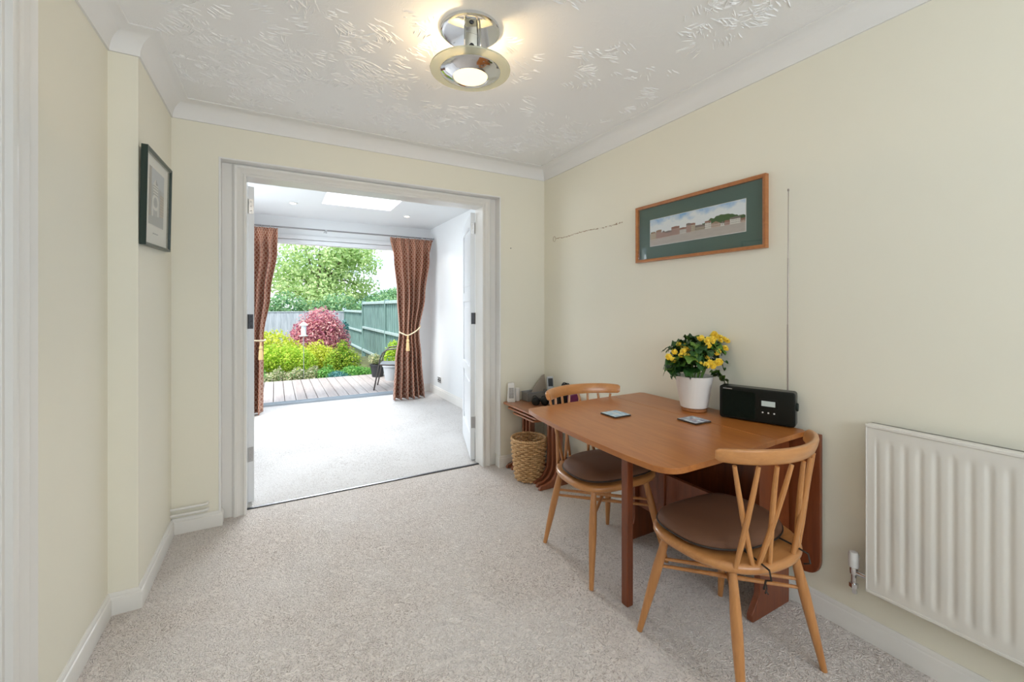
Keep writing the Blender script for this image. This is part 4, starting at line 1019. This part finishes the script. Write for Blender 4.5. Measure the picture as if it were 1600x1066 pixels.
# ---- marks on the walls
rg = random.Random(3); w = M(); N = 60; vs = []
ys = [2.69-.012*i for i in range(N)]
def blob(w, y, z, a, b, x=XR):
    pts = []
    for k in range(9):
        q = 2*PI*k/9; rr = rg.uniform(.6, 1.1); pts.append((y+a*math.cos(q)*rr, z+b*math.sin(q)*rr))
    w.prism(pts, x-.0012, x+.001, 'x')
for y in ys:
    if rg.random() < (.95 if y > 2.2 else .45): blob(w, y, 1.765+.004*math.sin(y*14)+rg.uniform(-.003, .003), rg.uniform(.005, .010), rg.uniform(.0015, .0045))
for y in (2.0, 2.03): blob(w, y, 1.767, .006, .005)
o = w.build('plaster_scar', mat('bare_plaster', (.42, .30, .20), .9), wr, smooth=0)
w = M(); w.tube([(XR-.001, 2.715+.016*math.cos(a*PI/6), 1.765+.02*math.sin(a*PI/6)) for a in range(13)], .002, 6); w.build('ring_mark', mat('tan_mark', (.50, .42, .30), .7), wr)
w = M(); w.lathe([(.0001, 0), (.004, -.0005), (.0045, .001)], mat=Matrix.Translation((1.613, YB, 1.689)) @ Matrix.Rotation(PI/2, 4, 'X'), n=10); w.build('screw_hole', m_darkm, wb)
# ---- pipes at the left of the opening
for z, lab in ((.139, 'upper'), (.106, 'lower')):
    w = M(); w.tube([(XL, YB-.020, z), (-.345, YB-.020, z), (-.332, YB-.014, z), (-.330, YB, z)], .0075, 12); o = w.build('wall_pipe', m_gloss)
    tag(o, lab+' cream painted pipe of the pair above the left skirting', 'pipe', 'painted pipes above the skirting')
# ---- radiator
r = empty('radiator', (0, 0, 0)); tag(r, 'white ribbed panel radiator on the right wall', 'radiator')
RY0, RY1, RZ0, RZ1, RX = -.62, .706, .212, .813, 1.857
m_rad = mat('white_radiator_enamel', (.75, .72, .66), .3); pitch = .0385
def rf(u, v):
    y = RY1-.006-(RY1-RY0-.012)*u; z = RZ0+.012+(RZ1-RZ0-.024)*v
    k = max(0, min(1, (z-RZ0-.035)/.03))*max(0, min(1, (RZ1-.048-z)/.022)); k = k*k*(3-2*k)
    ph = ((RY1-.03-y)/pitch) % 1; g = 1-(.5+.5*math.cos(2*PI*ph))**2.2
    if y > RY1-.03 or y < RY0+.03: g = 0; 
    edge = 1 if (y > RY1-.03 or y < RY0+.03) else 0
    return (RX+.001+.0038*k*(1-g)*(0 if edge else 1), y, z)
w = M(); w.grid(rf, 420, 44); w.build('front_panel', m_rad, r, smooth=60)
w = M(); w.box(RX-.002, RX+.045, RY0, RY1, RZ1-.012, RZ1); w.box(RX-.001, RX+.045, RY0, RY1, RZ0, RZ0+.012); w.box(RX-.001, RX+.045, RY1-.006, RY1, RZ0, RZ1); w.box(RX-.001, RX+.045, RY0, RY0+.006, RZ0, RZ1)
w.box(RX+.03, RX+.045, RY0, RY1, RZ0, RZ1)
w.build('casing', m_rad, r, bevel=.003)
w = M(); w.box(RX+.045, XR-.001, .45, .48, .3, .7); w.box(RX+.045, XR-.001, -.45, -.42, .3, .7); w.build('bracket', m_rad, r)
v_ = M(); yv = .748; xv = RX+.022
v_.lathe([(.012, .245), (.013, .262), (.011, .270)], (xv, yv, 0), n=16); v_.tube([(xv, yv, .252), (xv, RY1, .252)], .009, 12); v_.tube([(xv, yv, .252), (xv, yv, .205), (xv+.006, yv, .175), (XR-.012, yv+.012, .165)], .0085, 12); v_.lathe([(.014, .195), (.014, .210)], (xv, yv, 0), n=6)
vb = v_.build('valve', m_chrome, r)
M().lathe([(.012, .268), (.016, .272), (.017, .315), (.013, .325), (.0001, .327)], (xv, yv, 0), n=18).build('valve_cap', m_whitep, vb)
